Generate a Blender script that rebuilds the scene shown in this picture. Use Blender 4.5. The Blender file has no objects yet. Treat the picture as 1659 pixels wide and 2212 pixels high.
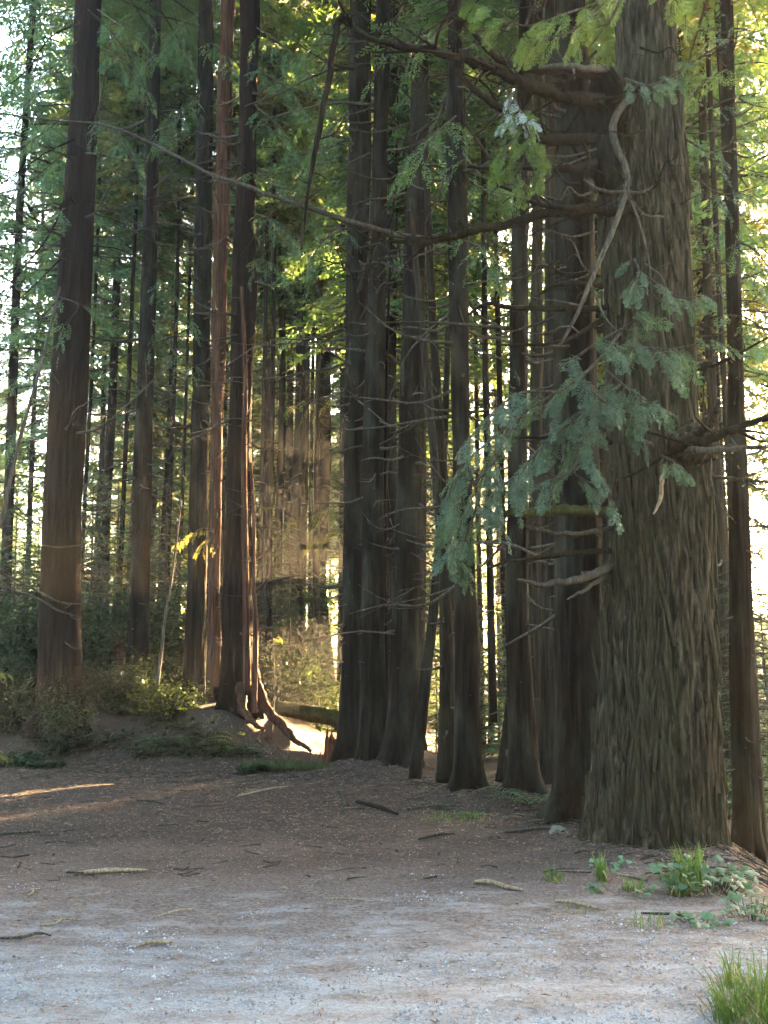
import bpy, math, random
import numpy as np

# ------------------------------------------------------------------ camera, sky, sun, exposure
scene = bpy.context.scene
COL = scene.collection
FPX, CX, CY = 2300.0, 829.5, 1106.0          # focal length and centre, in units of a 1659 x 2212 view
PITCH = math.atan(344.0 / FPX)
CAM_H = 1.6
cam_d = bpy.data.cameras.new('camera')
cam_d.sensor_fit = 'VERTICAL'
cam_d.sensor_height = 36.0
cam_d.sensor_width = 27.0
cam_d.lens = 36.0 * FPX / 2212.0
cam_d.clip_start = 0.05
cam_d.clip_end = 2000.0
cam = bpy.data.objects.new('camera', cam_d)
cam.location = (0, 0, CAM_H)
cam.rotation_euler = (math.pi / 2 + PITCH, 0, 0)
COL.objects.link(cam)
scene.camera = cam

SUN_AZ, SUN_EL = math.radians(27.0), math.radians(7.0)     # azimuth clockwise from +Y
SUN = np.array([math.sin(SUN_AZ) * math.cos(SUN_EL), math.cos(SUN_AZ) * math.cos(SUN_EL), math.sin(SUN_EL)])
SLX = math.tan(SUN_AZ)                       # how far the sun's line moves in X per metre of Y
world = bpy.data.worlds.new('World')
scene.world = world
world.use_nodes = True
wn = world.node_tree
wn.nodes.clear()
sky = wn.nodes.new('ShaderNodeTexSky')
sky.sky_type = 'NISHITA'
sky.sun_disc = False
sky.sun_elevation = SUN_EL
sky.sun_rotation = SUN_AZ
sky.altitude = 50
sky.air_density = 1.0
sky.dust_density = 2.0
sky.ozone_density = 1.0
bg = wn.nodes.new('ShaderNodeBackground')
bg.inputs['Strength'].default_value = 0.05
wo = wn.nodes.new('ShaderNodeOutputWorld')
wn.links.new(sky.outputs[0], bg.inputs[0])
wn.links.new(bg.outputs[0], wo.inputs[0])

sun_d = bpy.data.lights.new('sun', 'SUN')
sun_d.energy = 5.0
sun_d.angle = math.radians(0.5)
sun_d.color = (1.0, 0.64, 0.30)
sun = bpy.data.objects.new('sun', sun_d)
from mathutils import Vector
sun.rotation_euler = Vector(SUN).to_track_quat('Z', 'Y').to_euler()
sun.location = (20, 56, 20)
COL.objects.link(sun)

vs = scene.view_settings
vs.view_transform = 'Standard'
vs.look = 'None'
vs.gamma = 1.0
vs.exposure = 6.05
vs.use_curve_mapping = False

cy = scene.cycles
cy.use_denoising = True
try:
    cy.denoiser = 'OPENIMAGEDENOISE'
except Exception:
    pass
cy.max_bounces = 3
cy.diffuse_bounces = 2
cy.glossy_bounces = 2
cy.transmission_bounces = 4
cy.volume_bounces = 0
cy.transparent_max_bounces = 4
cy.caustics_reflective = False
cy.caustics_refractive = False
cy.sample_clamp_indirect = 6.0
cy.use_adaptive_sampling = True
cy.adaptive_threshold = 0.03

RNG = np.random.default_rng(11)
random.seed(11)
U = lambda a, b: float(RNG.uniform(a, b))

# ------------------------------------------------------------------ helpers
def P(px, py, Y):
    """the point at world depth Y seen at (px, py)"""
    dx, dy = (px - CX) / FPX, (CY - py) / FPX
    d = np.array([dx, math.cos(PITCH) - dy * math.sin(PITCH), math.sin(PITCH) + dy * math.cos(PITCH)])
    return np.array([0, 0, CAM_H]) + d * (Y / d[1])

def mpp(py, Y):
    """metres per view unit at that point"""
    dy = (CY - py) / FPX
    return Y / (math.cos(PITCH) - dy * math.sin(PITCH)) / FPX

def sstep(a, b, x):
    t = np.clip((x - a) / (b - a), 0, 1)
    return t * t * (3 - 2 * t)

_lat = np.random.default_rng(5).random((256, 256))
def vnoise(x, y, s=0):
    x = np.asarray(x, float) + 37.7 * s; y = np.asarray(y, float) + 91.3 * s
    xi = np.floor(x).astype(int); yi = np.floor(y).astype(int)
    fx = x - xi; fy = y - yi
    fx = fx * fx * (3 - 2 * fx); fy = fy * fy * (3 - 2 * fy)
    a = _lat[xi % 256, yi % 256]; b = _lat[(xi + 1) % 256, yi % 256]
    c = _lat[xi % 256, (yi + 1) % 256]; d = _lat[(xi + 1) % 256, (yi + 1) % 256]
    return (a * (1 - fx) + b * fx) * (1 - fy) + (c * (1 - fx) + d * fx) * fy

EDX = np.array([-60, -9, -7.5, -5.5, -3.5, -2.2, -1.2, 0, 60.])
EDY = np.array([19, 19.2, 18.9, 18.2, 17.5, 17.2, 18.0, 21, 30.])
MOUNDS = [((px - 829.5) / 2300.0 * Y, Y - 0.1, r, hgt) for px, Y, r, hgt in ((760, 17.9, 0.7, 0.14), (807, 17.3, 0.6, 0.12), (862, 17.0, 0.7, 0.14), (1013, 13.6, 0.5, 0.12), (1133, 13.3, 0.55, 0.12),
          (1252, 11.3, 0.6, 0.12), (1413, 10.1, 0.95, 0.12), (964, 14.0, 0.4, 0.08), (1190, 15.0, 0.5, 0.1), (515, 20.2, 0.9, 0.14), (127, 19.8, 0.8, 0.12), (297, 22, 0.6, 0.1), (1060, 15.5, 0.6, 0.1))]
MA = np.array(MOUNDS)
def H(x, y):
    x = np.asarray(x, float); y = np.asarray(y, float)
    mound = (MA[:, 3] * np.exp(-((x[..., None] - MA[:, 0]) ** 2 + (y[..., None] - MA[:, 1]) ** 2) / MA[:, 2] ** 2)).sum(-1)
    e = np.interp(x, EDX, EDY) + 0.35 * (vnoise(x * 1.1, y * 0.3, 3) - 0.5)
    forest = sstep(-0.5, 2.5, y - e)
    wx = 1 - sstep(-3.1, -0.9, x)
    z = 0.82 * sstep(-0.1, 2.6, y - e) * wx
    z = z + 0.25 * sstep(22, 34, y) * wx
    # bank that falls away beyond the shaggy tree
    d = x - (2.75 + 0.17 * (y - 8.5))
    drop = np.where(d > 0, 0.75 * (d * d / (d + 0.35)), 0)
    drop = 3.6 * (1 - np.exp(-drop / 3.6))
    z = z - drop * (1 - sstep(60, 110, y))
    z = z - 0.25 * sstep(14.5, 18, y) * sstep(0.6, 1.6, x) * (1 - sstep(40, 70, y))
    z = z + 3.0 * sstep(100, 160, y)
    near = 1 - forest
    z = z + mound
    z = z + 0.05 * (vnoise(x * 0.5, y * 0.5, 1) - 0.5) + 0.022 * (vnoise(x * 2.3, y * 2.3, 2) - 0.5) * near
    z = z + 0.010 * (vnoise(x * 9, y * 9, 4) - 0.5)
    z = z + forest * (0.35 * (vnoise(x * 0.35, y * 0.35, 5) - 0.5) + 0.16 * (vnoise(x * 1.7, y * 1.7, 6) - 0.5))
    return z
def h1(x, y):
    return float(H(x, y))

def G(px, py, up=0.0):
    """where the sight line through (px, py) meets the ground"""
    ys = np.linspace(3.0, 60, 6000)
    dx, dy = (px - CX) / FPX, (CY - py) / FPX
    d = np.array([dx, math.cos(PITCH) - dy * math.sin(PITCH), math.sin(PITCH) + dy * math.cos(PITCH)])
    X = d[0] / d[1] * ys; Z = CAM_H + d[2] / d[1] * ys
    hit = np.nonzero(Z <= H(X, ys) + up)[0]
    i = hit[0] if len(hit) else len(ys) - 1
    return np.array([X[i], ys[i], h1(X[i], ys[i]) + up])

def mesh(name, V, F, mats, midx=None, smooth=True):
    """V (n,3); F a list of index arrays (k,3) or (k,4); midx one material index per array"""
    V = np.asarray(V, np.float32)
    me = bpy.data.meshes.new(name)
    me.vertices.add(len(V))
    me.vertices.foreach_set('co', V.ravel())
    F = [np.asarray(f, np.int32) for f in F if len(f)]
    loops = np.concatenate([f.ravel() for f in F])
    tot = np.concatenate([np.full(len(f), f.shape[1], np.int32) for f in F])
    start = np.concatenate([[0], np.cumsum(tot)[:-1]]).astype(np.int32)
    me.loops.add(len(loops)); me.loops.foreach_set('vertex_index', loops)
    me.polygons.add(len(tot)); me.polygons.foreach_set('loop_start', start)
    me.polygons.foreach_set('loop_total', tot)
    if midx is not None:
        mi = np.concatenate([np.full(len(f), m, np.int32) for f, m in zip(F, midx)])
        me.polygons.foreach_set('material_index', mi)
    me.polygons.foreach_set('use_smooth', np.full(len(tot), smooth, bool))
    for m in (mats if isinstance(mats, (list, tuple)) else [mats]):
        me.materials.append(m)
    me.update(calc_edges=True)
    return me

def link(name, me, parent=None, loc=(0, 0, 0), rz=0.0, scale=None):
    o = bpy.data.objects.new(name, me)
    COL.objects.link(o)
    o.location = loc
    o.rotation_euler = (0, 0, rz)
    if scale is not None:
        o.scale = scale
    if parent is not None:
        o.parent = parent
    return o

def tag(o, label, cat, group=None, kind=None):
    if label: o['label'] = label
    if cat: o['category'] = cat
    if group: o['group'] = group
    if kind: o['kind'] = kind
    return o

def thing(name, loc, label, cat, group=None, rz=0.0):
    return tag(link(name, None, None, tuple(loc), rz), label, cat, group)

class MB:
    """collects vertices and faces of one mesh"""
    def __init__(self):
        self.V = []; self.Q = []; self.T = []; self.n = 0
    def add(self, V, Q=None, T=None):
        self.V.append(np.asarray(V, float))
        if Q is not None and len(Q): self.Q.append(np.asarray(Q) + self.n)
        if T is not None and len(T): self.T.append(np.asarray(T) + self.n)
        self.n += len(V)
        return self
    def arrays(self):
        V = np.concatenate(self.V)
        Q = np.concatenate(self.Q) if self.Q else np.zeros((0, 4), int)
        T = np.concatenate(self.T) if self.T else np.zeros((0, 3), int)
        return V, Q, T
    def mesh(self, name, mat, origin=(0, 0, 0), smooth=True):
        V, Q, T = self.arrays()
        return mesh(name, V - np.asarray(origin), [Q, T], mat, [0] * ((len(Q) > 0) + (len(T) > 0)), smooth)

def catmull(pts, n):
    p = np.asarray(pts, float)
    if len(p) < 3:
        t = np.linspace(0, 1, n)[:, None]
        return p[0] * (1 - t) + p[-1] * t
    q = np.vstack([2 * p[0] - p[1], p, 2 * p[-1] - p[-2]])
    u = np.linspace(0, len(p) - 1 - 1e-6, n)
    i = u.astype(int); t = (u - i)[:, None]
    a, b, c, d = q[i], q[i + 1], q[i + 2], q[i + 3]
    return 0.5 * (2 * b + (c - a) * t + (2 * a - 5 * b + 4 * c - d) * t ** 2 + (3 * b - a - 3 * c + d) * t ** 3)

def tube(mb, path, radii, ns=6, lump=0.0, seed=0):
    p = np.asarray(path, float); n = len(p)
    r = np.interp(np.linspace(0, 1, n), np.linspace(0, 1, len(radii)), radii)
    tg = np.gradient(p, axis=0)
    tg /= np.linalg.norm(tg, axis=1)[:, None] + 1e-9
    ref = np.array([0, 0, 1.0]) if abs(tg[0][2]) < 0.85 else np.array([1.0, 0, 0])
    a = np.cross(tg, ref); a /= np.linalg.norm(a, axis=1)[:, None] + 1e-9
    b = np.cross(tg, a)
    th = np.arange(ns) * 2 * math.pi / ns
    rr = r[:, None] * np.ones((1, ns))
    if lump:
        rr = rr * (1 + lump * (np.random.default_rng(seed).random((n, ns)) - 0.5) * 2)
    V = p[:, None, :] + rr[..., None] * (a[:, None, :] * np.cos(th)[None, :, None] + b[:, None, :] * np.sin(th)[None, :, None])
    V = V.reshape(-1, 3)
    i = np.arange(n - 1)[:, None] * ns; j = np.arange(ns)[None, :]; k = (j + 1) % ns
    Q = np.stack([i + j, i + k, i + ns + k, i + ns + j], -1).reshape(-1, 4)
    V = np.vstack([V, p[-1] + tg[-1] * r[-1] * 0.6, p[0]])
    T = [[(n - 1) * ns + m, (n - 1) * ns + (m + 1) % ns, n * ns] for m in range(ns)]
    T += [[(m + 1) % ns, m, n * ns + 1] for m in range(ns)]
    return mb.add(V, Q, T)

# ------------------------------------------------------------------ materials
def newmat(name):
    m = bpy.data.materials.new(name)
    m.use_nodes = True
    nt = m.node_tree
    return m, nt, nt.nodes['Principled BSDF'], nt.nodes['Material Output']

def ramp(nt, fac, stops):
    r = nt.nodes.new('ShaderNodeValToRGB')
    while len(r.color_ramp.elements) < len(stops):
        r.color_ramp.elements.new(0.5)
    for e, (p, c) in zip(r.color_ramp.elements, stops):
        e.position = p; e.color = (*c, 1)
    nt.links.new(fac, r.inputs[0])
    return r.outputs[0]

def noise(nt, scale, coord='Object', stretch=(1, 1, 1), detail=4, rough=0.6, loc=(0, 0, 0), dist=0.0):
    tc = nt.nodes.new('ShaderNodeTexCoord')
    mp = nt.nodes.new('ShaderNodeMapping')
    mp.inputs['Scale'].default_value = stretch
    mp.inputs['Location'].default_value = loc
    nt.links.new(tc.outputs[coord], mp.inputs[0])
    n = nt.nodes.new('ShaderNodeTexNoise')
    n.inputs['Scale'].default_value = scale
    n.inputs['Detail'].default_value = detail
    n.inputs['Roughness'].default_value = rough
    n.inputs['Distortion'].default_value = dist
    nt.links.new(mp.outputs[0], n.inputs['Vector'])
    return n.outputs['Fac']

def mix(nt, fac, a, b):
    m = nt.nodes.new('ShaderNodeMix'); m.data_type = 'RGBA'
    for s, v in ((0, fac), (6, a), (7, b)):
        if hasattr(v, 'is_linked') or isinstance(v, bpy.types.NodeSocket):
            nt.links.new(v, m.inputs[s])
        else:
            m.inputs[s].default_value = v if s == 0 else (*v, 1)
    return m.outputs[2]

def bump(nt, bs, hgt, strength, dist):
    b = nt.nodes.new('ShaderNodeBump')
    b.inputs['Strength'].default_value = strength
    b.inputs['Distance'].default_value = dist
    nt.links.new(hgt, b.inputs['Height'])
    nt.links.new(b.outputs[0], bs.inputs['Normal'])

def bark_mat(name, dark, mid, light, green=None, gfac=0.35, fib=26, bstr=0.9, bd=0.02, zs=0.055):
    m, nt, bs, out = newmat(name)
    f = noise(nt, fib, stretch=(1, 1, zs), detail=6, rough=0.62, dist=0.25)
    c = ramp(nt, f, [(0.36, dark), (0.52, mid), (0.68, light)])
    big = noise(nt, 1.3, stretch=(1, 1, 0.5), detail=3)
    c = mix(nt, ramp(nt, big, [(0.35, (0, 0, 0)), (0.7, (0.55, 0.55, 0.55))]), c, dark)
    if green:
        g = noise(nt, 3.1, stretch=(1, 1, 0.35), detail=5, loc=(4, 2, 7))
        c = mix(nt, ramp(nt, g, [(0.46, (0, 0, 0)), (0.66, (gfac, gfac, gfac))]), c, green)
    nt.links.new(c, bs.inputs['Base Color'])
    bs.inputs['Roughness'].default_value = 0.95
    bs.inputs['Specular IOR Level'].default_value = 0.04
    bump(nt, bs, f, bstr, bd)
    return m

M = {}
M['bark'] = bark_mat('redwood_bark', (0.0043, 0.0025, 0.0017), (0.0113, 0.0070, 0.0047), (0.0250, 0.0163, 0.0110), (0.0360, 0.0360, 0.0270), 0.6)
M['bark_red'] = bark_mat('red_bark', (0.0058, 0.0028, 0.0018), (0.0147, 0.0075, 0.0050), (0.0286, 0.0163, 0.0113))
M['bark_lit'] = bark_mat('sunlit_red_bark', (0.0235, 0.0105, 0.0065), (0.0666, 0.0323, 0.0217), (0.1176, 0.0661, 0.0468))  # brighter copy of the red bark, sun glow put into its colour
M['bark_old'] = bark_mat('shaggy_bark', (0.0085, 0.0062, 0.0044), (0.0382, 0.0299, 0.0208), (0.0978, 0.0797, 0.0560), (0.0425, 0.0432, 0.0240), 0.4, fib=24, bstr=1.0, bd=0.03, zs=0.13)
M['bark_grey'] = bark_mat('grey_bark', (0.0104, 0.0076, 0.0056), (0.0278, 0.0209, 0.0158), (0.0575, 0.0449, 0.0334), (0.0336, 0.0336, 0.0194))
M['deadwood'] = bark_mat('dead_branch', (0.025, 0.019, 0.015), (0.06, 0.048, 0.039), (0.12, 0.10, 0.08), (0.07, 0.075, 0.055), fib=40, bstr=0.4, bd=0.004)
M['darkwood'] = bark_mat('dark_branch', (0.0081, 0.0055, 0.0039), (0.0188, 0.0133, 0.0092), (0.0381, 0.0274, 0.0190), (0.0224, 0.0235, 0.0098), fib=40, bstr=0.5, bd=0.006)
M['mosswood'] = bark_mat('mossy_branch', (0.0175, 0.0175, 0.0090), (0.0350, 0.0375, 0.0150), (0.0650, 0.0700, 0.0275), (0.0500, 0.0600, 0.0150), 0.7, fib=35, bstr=0.6, bd=0.008)
M['palewood'] = bark_mat('bleached_wood', (0.1400, 0.0980, 0.0612), (0.2800, 0.2170, 0.1496), (0.4060, 0.3430, 0.2584), fib=60, bstr=0.3, bd=0.002)
M['rotwood'] = bark_mat('rotten_red_wood', (0.0350, 0.0110, 0.0060), (0.0850, 0.0300, 0.0150), (0.1300, 0.0550, 0.0275), fib=22)

def leaf_mat(name, a, b, trans, tfac=0.45, rough=0.6, nscale=2.2):
    m, nt, bs, out = newmat(name)
    n = noise(nt, nscale, detail=3)
    oi = nt.nodes.new('ShaderNodeObjectInfo')
    c = ramp(nt, n, [(0.32, a), (0.68, b)])
    hs = nt.nodes.new('ShaderNodeHueSaturation')
    mr = nt.nodes.new('ShaderNodeMapRange')
    mr.inputs['To Min'].default_value = 0.7; mr.inputs['To Max'].default_value = 1.3
    nt.links.new(oi.outputs['Random'], mr.inputs['Value'])
    nt.links.new(mr.outputs[0], hs.inputs['Value'])
    nt.links.new(c, hs.inputs['Color'])
    nt.links.new(hs.outputs[0], bs.inputs['Base Color'])
    bs.inputs['Roughness'].default_value = rough
    bs.inputs['Specular IOR Level'].default_value = 0.3
    tr = nt.nodes.new('ShaderNodeBsdfTranslucent')
    tr.inputs[0].default_value = (*trans, 1)
    ms = nt.nodes.new('ShaderNodeMixShader')
    ms.inputs[0].default_value = tfac
    nt.links.new(bs.outputs[0], ms.inputs[1]); nt.links.new(tr.outputs[0], ms.inputs[2])
    nt.links.new(ms.outputs[0], out.inputs['Surface'])
    return m
M['leaf'] = leaf_mat('redwood_needles', (0.0275, 0.0754, 0.0390), (0.0725, 0.1534, 0.0728), (0.1562, 0.2600, 0.0585), 0.38)
M['leaf_warm'] = leaf_mat('olive_needles', (0.035, 0.062, 0.022), (0.085, 0.115, 0.034), (0.24, 0.23, 0.03))
M['leaf_blue'] = leaf_mat('blue_green_needles', (0.0285, 0.0616, 0.0400), (0.0855, 0.1430, 0.0950), (0.0950, 0.1760, 0.0800), 0.3, 0.5, 5)
M['leaf_light'] = leaf_mat('fresh_needles', (0.0488, 0.0936, 0.0219), (0.0829, 0.1451, 0.0341), (0.1170, 0.1778, 0.0341), 0.5, 0.5, 5)
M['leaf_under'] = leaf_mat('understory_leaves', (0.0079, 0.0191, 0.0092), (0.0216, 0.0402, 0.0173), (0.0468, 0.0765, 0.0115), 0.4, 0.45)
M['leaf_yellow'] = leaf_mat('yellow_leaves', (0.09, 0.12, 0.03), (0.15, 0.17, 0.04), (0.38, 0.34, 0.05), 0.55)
M['fern'] = leaf_mat('fern_green', (0.0210, 0.0490, 0.0210), (0.0455, 0.0910, 0.0385), (0.0840, 0.1400, 0.0210), 0.35, 0.4)
M['grass'] = leaf_mat('grass_blades', (0.0478, 0.0900, 0.0191), (0.0892, 0.1500, 0.0351), (0.1275, 0.1980, 0.0319), 0.4, 0.5, 6)
M['straw'] = leaf_mat('dry_straw', (0.16, 0.12, 0.06), (0.30, 0.24, 0.13), (0.25, 0.2, 0.1), 0.25, 0.7, 6)
M['clover'] = leaf_mat('round_leaves', (0.0595, 0.1190, 0.0595), (0.1050, 0.1890, 0.1050), (0.1120, 0.1960, 0.0560), 0.3, 0.5, 7)
M['lichen'] = leaf_mat('grey_lichen', (0.20, 0.25, 0.23), (0.33, 0.38, 0.36), (0.2, 0.25, 0.2), 0.2, 0.8, 7)

def ground_mat():
    m, nt, bs, out = newmat('forest_floor')
    fine = noise(nt, 34, detail=6, rough=0.75)
    litter = ramp(nt, fine, [(0.30, (0.030, 0.021, 0.017)), (0.48, (0.085, 0.060, 0.049)), (0.60, (0.140, 0.102, 0.084)), (0.74, (0.24, 0.195, 0.165))])
    dust = ramp(nt, fine, [(0.30, (0.075, 0.060, 0.054)), (0.5, (0.205, 0.172, 0.160)), (0.72, (0.36, 0.325, 0.31))])
    gfine = noise(nt, 60, detail=6, rough=0.8, loc=(3, 1, 2))
    gravel = ramp(nt, gfine, [(0.30, (0.13, 0.13, 0.135)), (0.48, (0.28, 0.285, 0.295)), (0.64, (0.44, 0.45, 0.465)), (0.76, (0.58, 0.59, 0.605))])
    # the bare gravel of the turnout gives way to needle litter under the trees
    tc = nt.nodes.new('ShaderNodeTexCoord')
    sp = nt.nodes.new('ShaderNodeSeparateXYZ'); nt.links.new(tc.outputs['Object'], sp.inputs[0])
    mr = nt.nodes.new('ShaderNodeMapRange')
    mr.inputs['From Min'].default_value = 4.6; mr.inputs['From Max'].default_value = 10.0
    mr.inputs['To Min'].default_value = 0.165; mr.inputs['To Max'].default_value = -0.20
    nt.links.new(sp.outputs['Y'], mr.inputs['Value'])
    patch = noise(nt, 2.6, stretch=(0.7, 1.3, 1), detail=7, rough=0.72, loc=(1.3, 0.4, 0))
    ad = nt.nodes.new('ShaderNodeMath'); ad.operation = 'ADD'
    nt.links.new(patch, ad.inputs[0]); nt.links.new(mr.outputs[0], ad.inputs[1])
    f = ramp(nt, ad.outputs[0], [(0.46, (0, 0, 0)), (0.70, (0.85, 0.85, 0.85))])
    fd = nt.nodes.new('ShaderNodeMapRange')
    fd.inputs['From Min'].default_value = 4.8; fd.inputs['From Max'].default_value = 9.5
    fd.inputs['To Min'].default_value = 0.95; fd.inputs['To Max'].default_value = 0.0
    nt.links.new(sp.outputs['Y'], fd.inputs['Value'])
    c = mix(nt, f, mix(nt, fd.outputs[0], litter, dust), gravel)
    # darker soil and litter in the woods
    duff = ramp(nt, fine, [(0.3, (0.018, 0.012, 0.009)), (0.6, (0.052, 0.036, 0.028)), (0.78, (0.11, 0.082, 0.064))])
    mr2 = nt.nodes.new('ShaderNodeMapRange')
    mr2.inputs['From Min'].default_value = 7.5; mr2.inputs['From Max'].default_value = 15.0
    nt.links.new(sp.outputs['Y'], mr2.inputs['Value'])
    pn = noise(nt, 0.9, detail=4, loc=(9, 4, 1))
    ad2 = nt.nodes.new('ShaderNodeMath'); ad2.operation = 'ADD'
    nt.links.new(mr2.outputs[0], ad2.inputs[0]); nt.links.new(pn, ad2.inputs[1])
    c = mix(nt, ramp(nt, ad2.outputs[0], [(0.62, (0, 0, 0)), (1.0, (0.9, 0.9, 0.9))]), c, duff)
    nt.links.new(c, bs.inputs['Base Color'])
    bs.inputs['Roughness'].default_value = 0.95
    bs.inputs['Specular IOR Level'].default_value = 0.1
    bump(nt, bs, gfine, 0.8, 0.02)
    return m
M['ground'] = ground_mat()

def plain_mat(name, stops, scale=9, rough=0.85):
    m, nt, bs, out = newmat(name)
    nt.links.new(ramp(nt, noise(nt, scale, detail=5), stops), bs.inputs['Base Color'])
    bs.inputs['Roughness'].default_value = rough
    bs.inputs['Specular IOR Level'].default_value = 0.2
    return m
M['stone'] = plain_mat('gravel_stone', [(0.3, (0.1280, 0.1240, 0.1280)), (0.5, (0.2880, 0.2880, 0.3040)), (0.7, (0.4960, 0.5040, 0.5200))], 7)
M['needle'] = plain_mat('fallen_needles', [(0.3, (0.07, 0.035, 0.022)), (0.5, (0.19, 0.105, 0.07)), (0.7, (0.38, 0.28, 0.19))], 6)
M['rock'] = plain_mat('pale_rock', [(0.3, (0.10, 0.09, 0.07)), (0.7, (0.20, 0.18, 0.15))], 12)

# ------------------------------------------------------------------ the ground
gx = np.concatenate([np.linspace(-150, -14, 40), np.arange(-13.5, -5, 0.22), np.arange(-5, 4.2, 0.06), np.arange(4.3, 12, 0.25), np.linspace(13, 150, 40)])
gy = np.concatenate([np.linspace(-60, 2.5, 16), np.arange(3.0, 12, 0.06), np.arange(12, 24, 0.10), np.arange(24.3, 50, 0.5), np.linspace(52, 170, 48)])
XX, YY = np.meshgrid(gx, gy)
ZZ = H(XX, YY)
nx, ny = len(gx), len(gy)
ii = np.arange(ny - 1)[:, None] * nx + np.arange(nx - 1)[None, :]
GQ = np.stack([ii, ii + 1, ii + nx + 1, ii + nx], -1).reshape(-1, 4)
ground = link('ground', mesh('ground', np.stack([XX, YY, ZZ], -1).reshape(-1, 3), [GQ], M['ground']))
ground['kind'] = 'structure'

# ------------------------------------------------------------------ trunks
def trunk_mesh(name, zc, cx_, cy_, rad, mat, ns=56, ridge=0.10, ncell=22, cell_z=1.1, seed=1, flare=0.35, lobes=6, base_z=0.0, origin=(0, 0, 0), step=0.1, fine=0.0, fl_h=0.24):
    """zc ascending heights with centre and radius given there"""
    n = max(12, int((zc[-1] - zc[0]) / step))
    z = zc[0] + (zc[-1] - zc[0]) * np.linspace(0, 1, n) ** 1.25
    def sm(a):
        v = np.interp(z, zc, a)
        k = np.array([1, 2, 3, 2, 1.]) / 9
        vp = np.pad(v, 2, mode='edge')
        return np.convolve(vp, k, 'valid')
    X, Y, R = sm(cx_), sm(cy_), sm(rad)
    th = np.arange(ns) / ns
    TH, ZZ_ = np.meshgrid(th, z)
    def pn(nc, cz, s):
        a = TH * nc
        w = 0.6 * (vnoise(ZZ_ / cz * 0.7, TH * 0 + 3.3 * s, s) - 0.5)
        a = (a + w) % nc
        i0 = np.floor(a).astype(int); f = a - i0; f = f * f * (3 - 2 * f)
        zz = ZZ_ / cz
        off = lambda i: zz + 0.618 * 7 * i
        g0 = vnoise(off(i0 % nc), (i0 % nc) * 1.0 + 11 * s, s)
        g1 = vnoise(off((i0 + 1) % nc), ((i0 + 1) % nc) * 1.0 + 11 * s, s)
        return g0 * (1 - f) + g1 * f
    d = ridge * (np.abs(2 * pn(ncell, cell_z, seed) - 1) * 1.4 - 0.5)
    d += ridge * 0.6 * (pn(max(4, ncell // 3), cell_z * 2, seed + 5) - 0.5) * 2
    if fine:
        d += fine * (np.abs(2 * pn(ncell * 2, cell_z * 0.35, seed + 9) - 1) * 1.3 - 0.5)
    hz = np.clip(ZZ_ - base_z, 0, None)
    ph = (seed * 1.7) % 6.28
    lob = 0.5 + 0.5 * np.cos(lobes * 2 * math.pi * TH + ph + 0.8 * np.sin(2 * math.pi * TH + seed))
    d += flare * np.exp(-hz / fl_h) * (0.35 + 0.9 * lob)
    RR = R[:, None] * (1 + d)
    V = np.stack([X[:, None] + RR * np.cos(2 * math.pi * TH), Y[:, None] + RR * np.sin(2 * math.pi * TH), ZZ_], -1).reshape(-1, 3)
    i = np.arange(n - 1)[:, None] * ns; j = np.arange(ns)[None, :]; k = (j + 1) % ns
    Q = np.stack([i + j, i + k, i + ns + k, i + ns + j], -1).reshape(-1, 4)
    return mesh(name, V - np.asarray(origin), [Q], mat)

def px_profile(rows, Y, ztop=26.0, rtop=0.10):
    """rows of (py, x_left, x_right) from the top down -> heights, centres, radii in metres"""
    z, x, r = [], [], []
    for py, a, b in sorted(rows, key=lambda q: -q[0]):
        p = P((a + b) / 2, py, Y)
        z.append(p[2]); x.append(p[0]); r.append((b - a) / 2 * mpp(py, Y))
    z, x, r = map(lambda q: np.array(q, float), (z, x, r))
    bz = h1(x[0], Y) - 0.15
    if z[0] > bz:
        z = np.r_[bz, z]; x = np.r_[x[0], x]; r = np.r_[r[0] * 1.04, r]
    slope = np.clip((x[-1] - x[0]) / (z[-1] - z[0]), -0.06, 0.06)
    x = np.r_[x, x[-1] + slope * (ztop - z[-1])]; r = np.r_[r, rtop]; z = np.r_[z, ztop]
    return z, x, np.full(len(z), Y), r

def dead_branches(mb, n, zr, ctr, rad, lr, az=None, azs=3.14, r0=0.016, droop=(0.1, 0.5), twig=0.8, rng=None):
    """dry limbs along a trunk; ctr and rad are functions of z"""
    rng = rng or np.random.default_rng(n)
    for _ in range(n):
        z = rng.uniform(*zr); a = (az if az is not None else 0) + rng.uniform(-azs, azs)
        c = ctr(z); R = rad(z)
        L = rng.uniform(*lr) * (0.6 + 0.8 * rng.random() ** 2)
        d = np.array([math.cos(a), math.sin(a)])
        s = R * 0.7
        dr = rng.uniform(*droop); up = rng.uniform(-0.1, 0.55)
        pts = []
        bend = rng.uniform(-0.35, 0.35)
        for t in (0, 0.3, 0.65, 1.0):
            side = bend * t * t * L
            pts.append([c[0] + d[0] * (s + L * t) - d[1] * side, c[1] + d[1] * (s + L * t) + d[0] * side,
                        z + L * (-dr * t + up * t * t) + 0.04 * L * rng.normal()])
        path = catmull(pts, 8)
        rr = r0 * (0.6 + 0.8 * rng.random())
        tube(mb, path, [rr * 1.5, rr, rr * 0.3], 5)
        if L > 0.7 and rng.random() < twig:
            for _k in range(rng.integers(1, 4)):
                t = rng.integers(2, 7); q = path[t]
                e = q + np.array([d[0], d[1], 0]) * L * 0.25 * rng.random() + rng.normal(0, 0.16 * L, 3) * np.array([1, 1, 0.8])
                tube(mb, catmull([q, (q + e) / 2 + rng.normal(0, 0.02, 3), e], 5), [rr * 0.5, rr * 0.2], 4)

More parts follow.
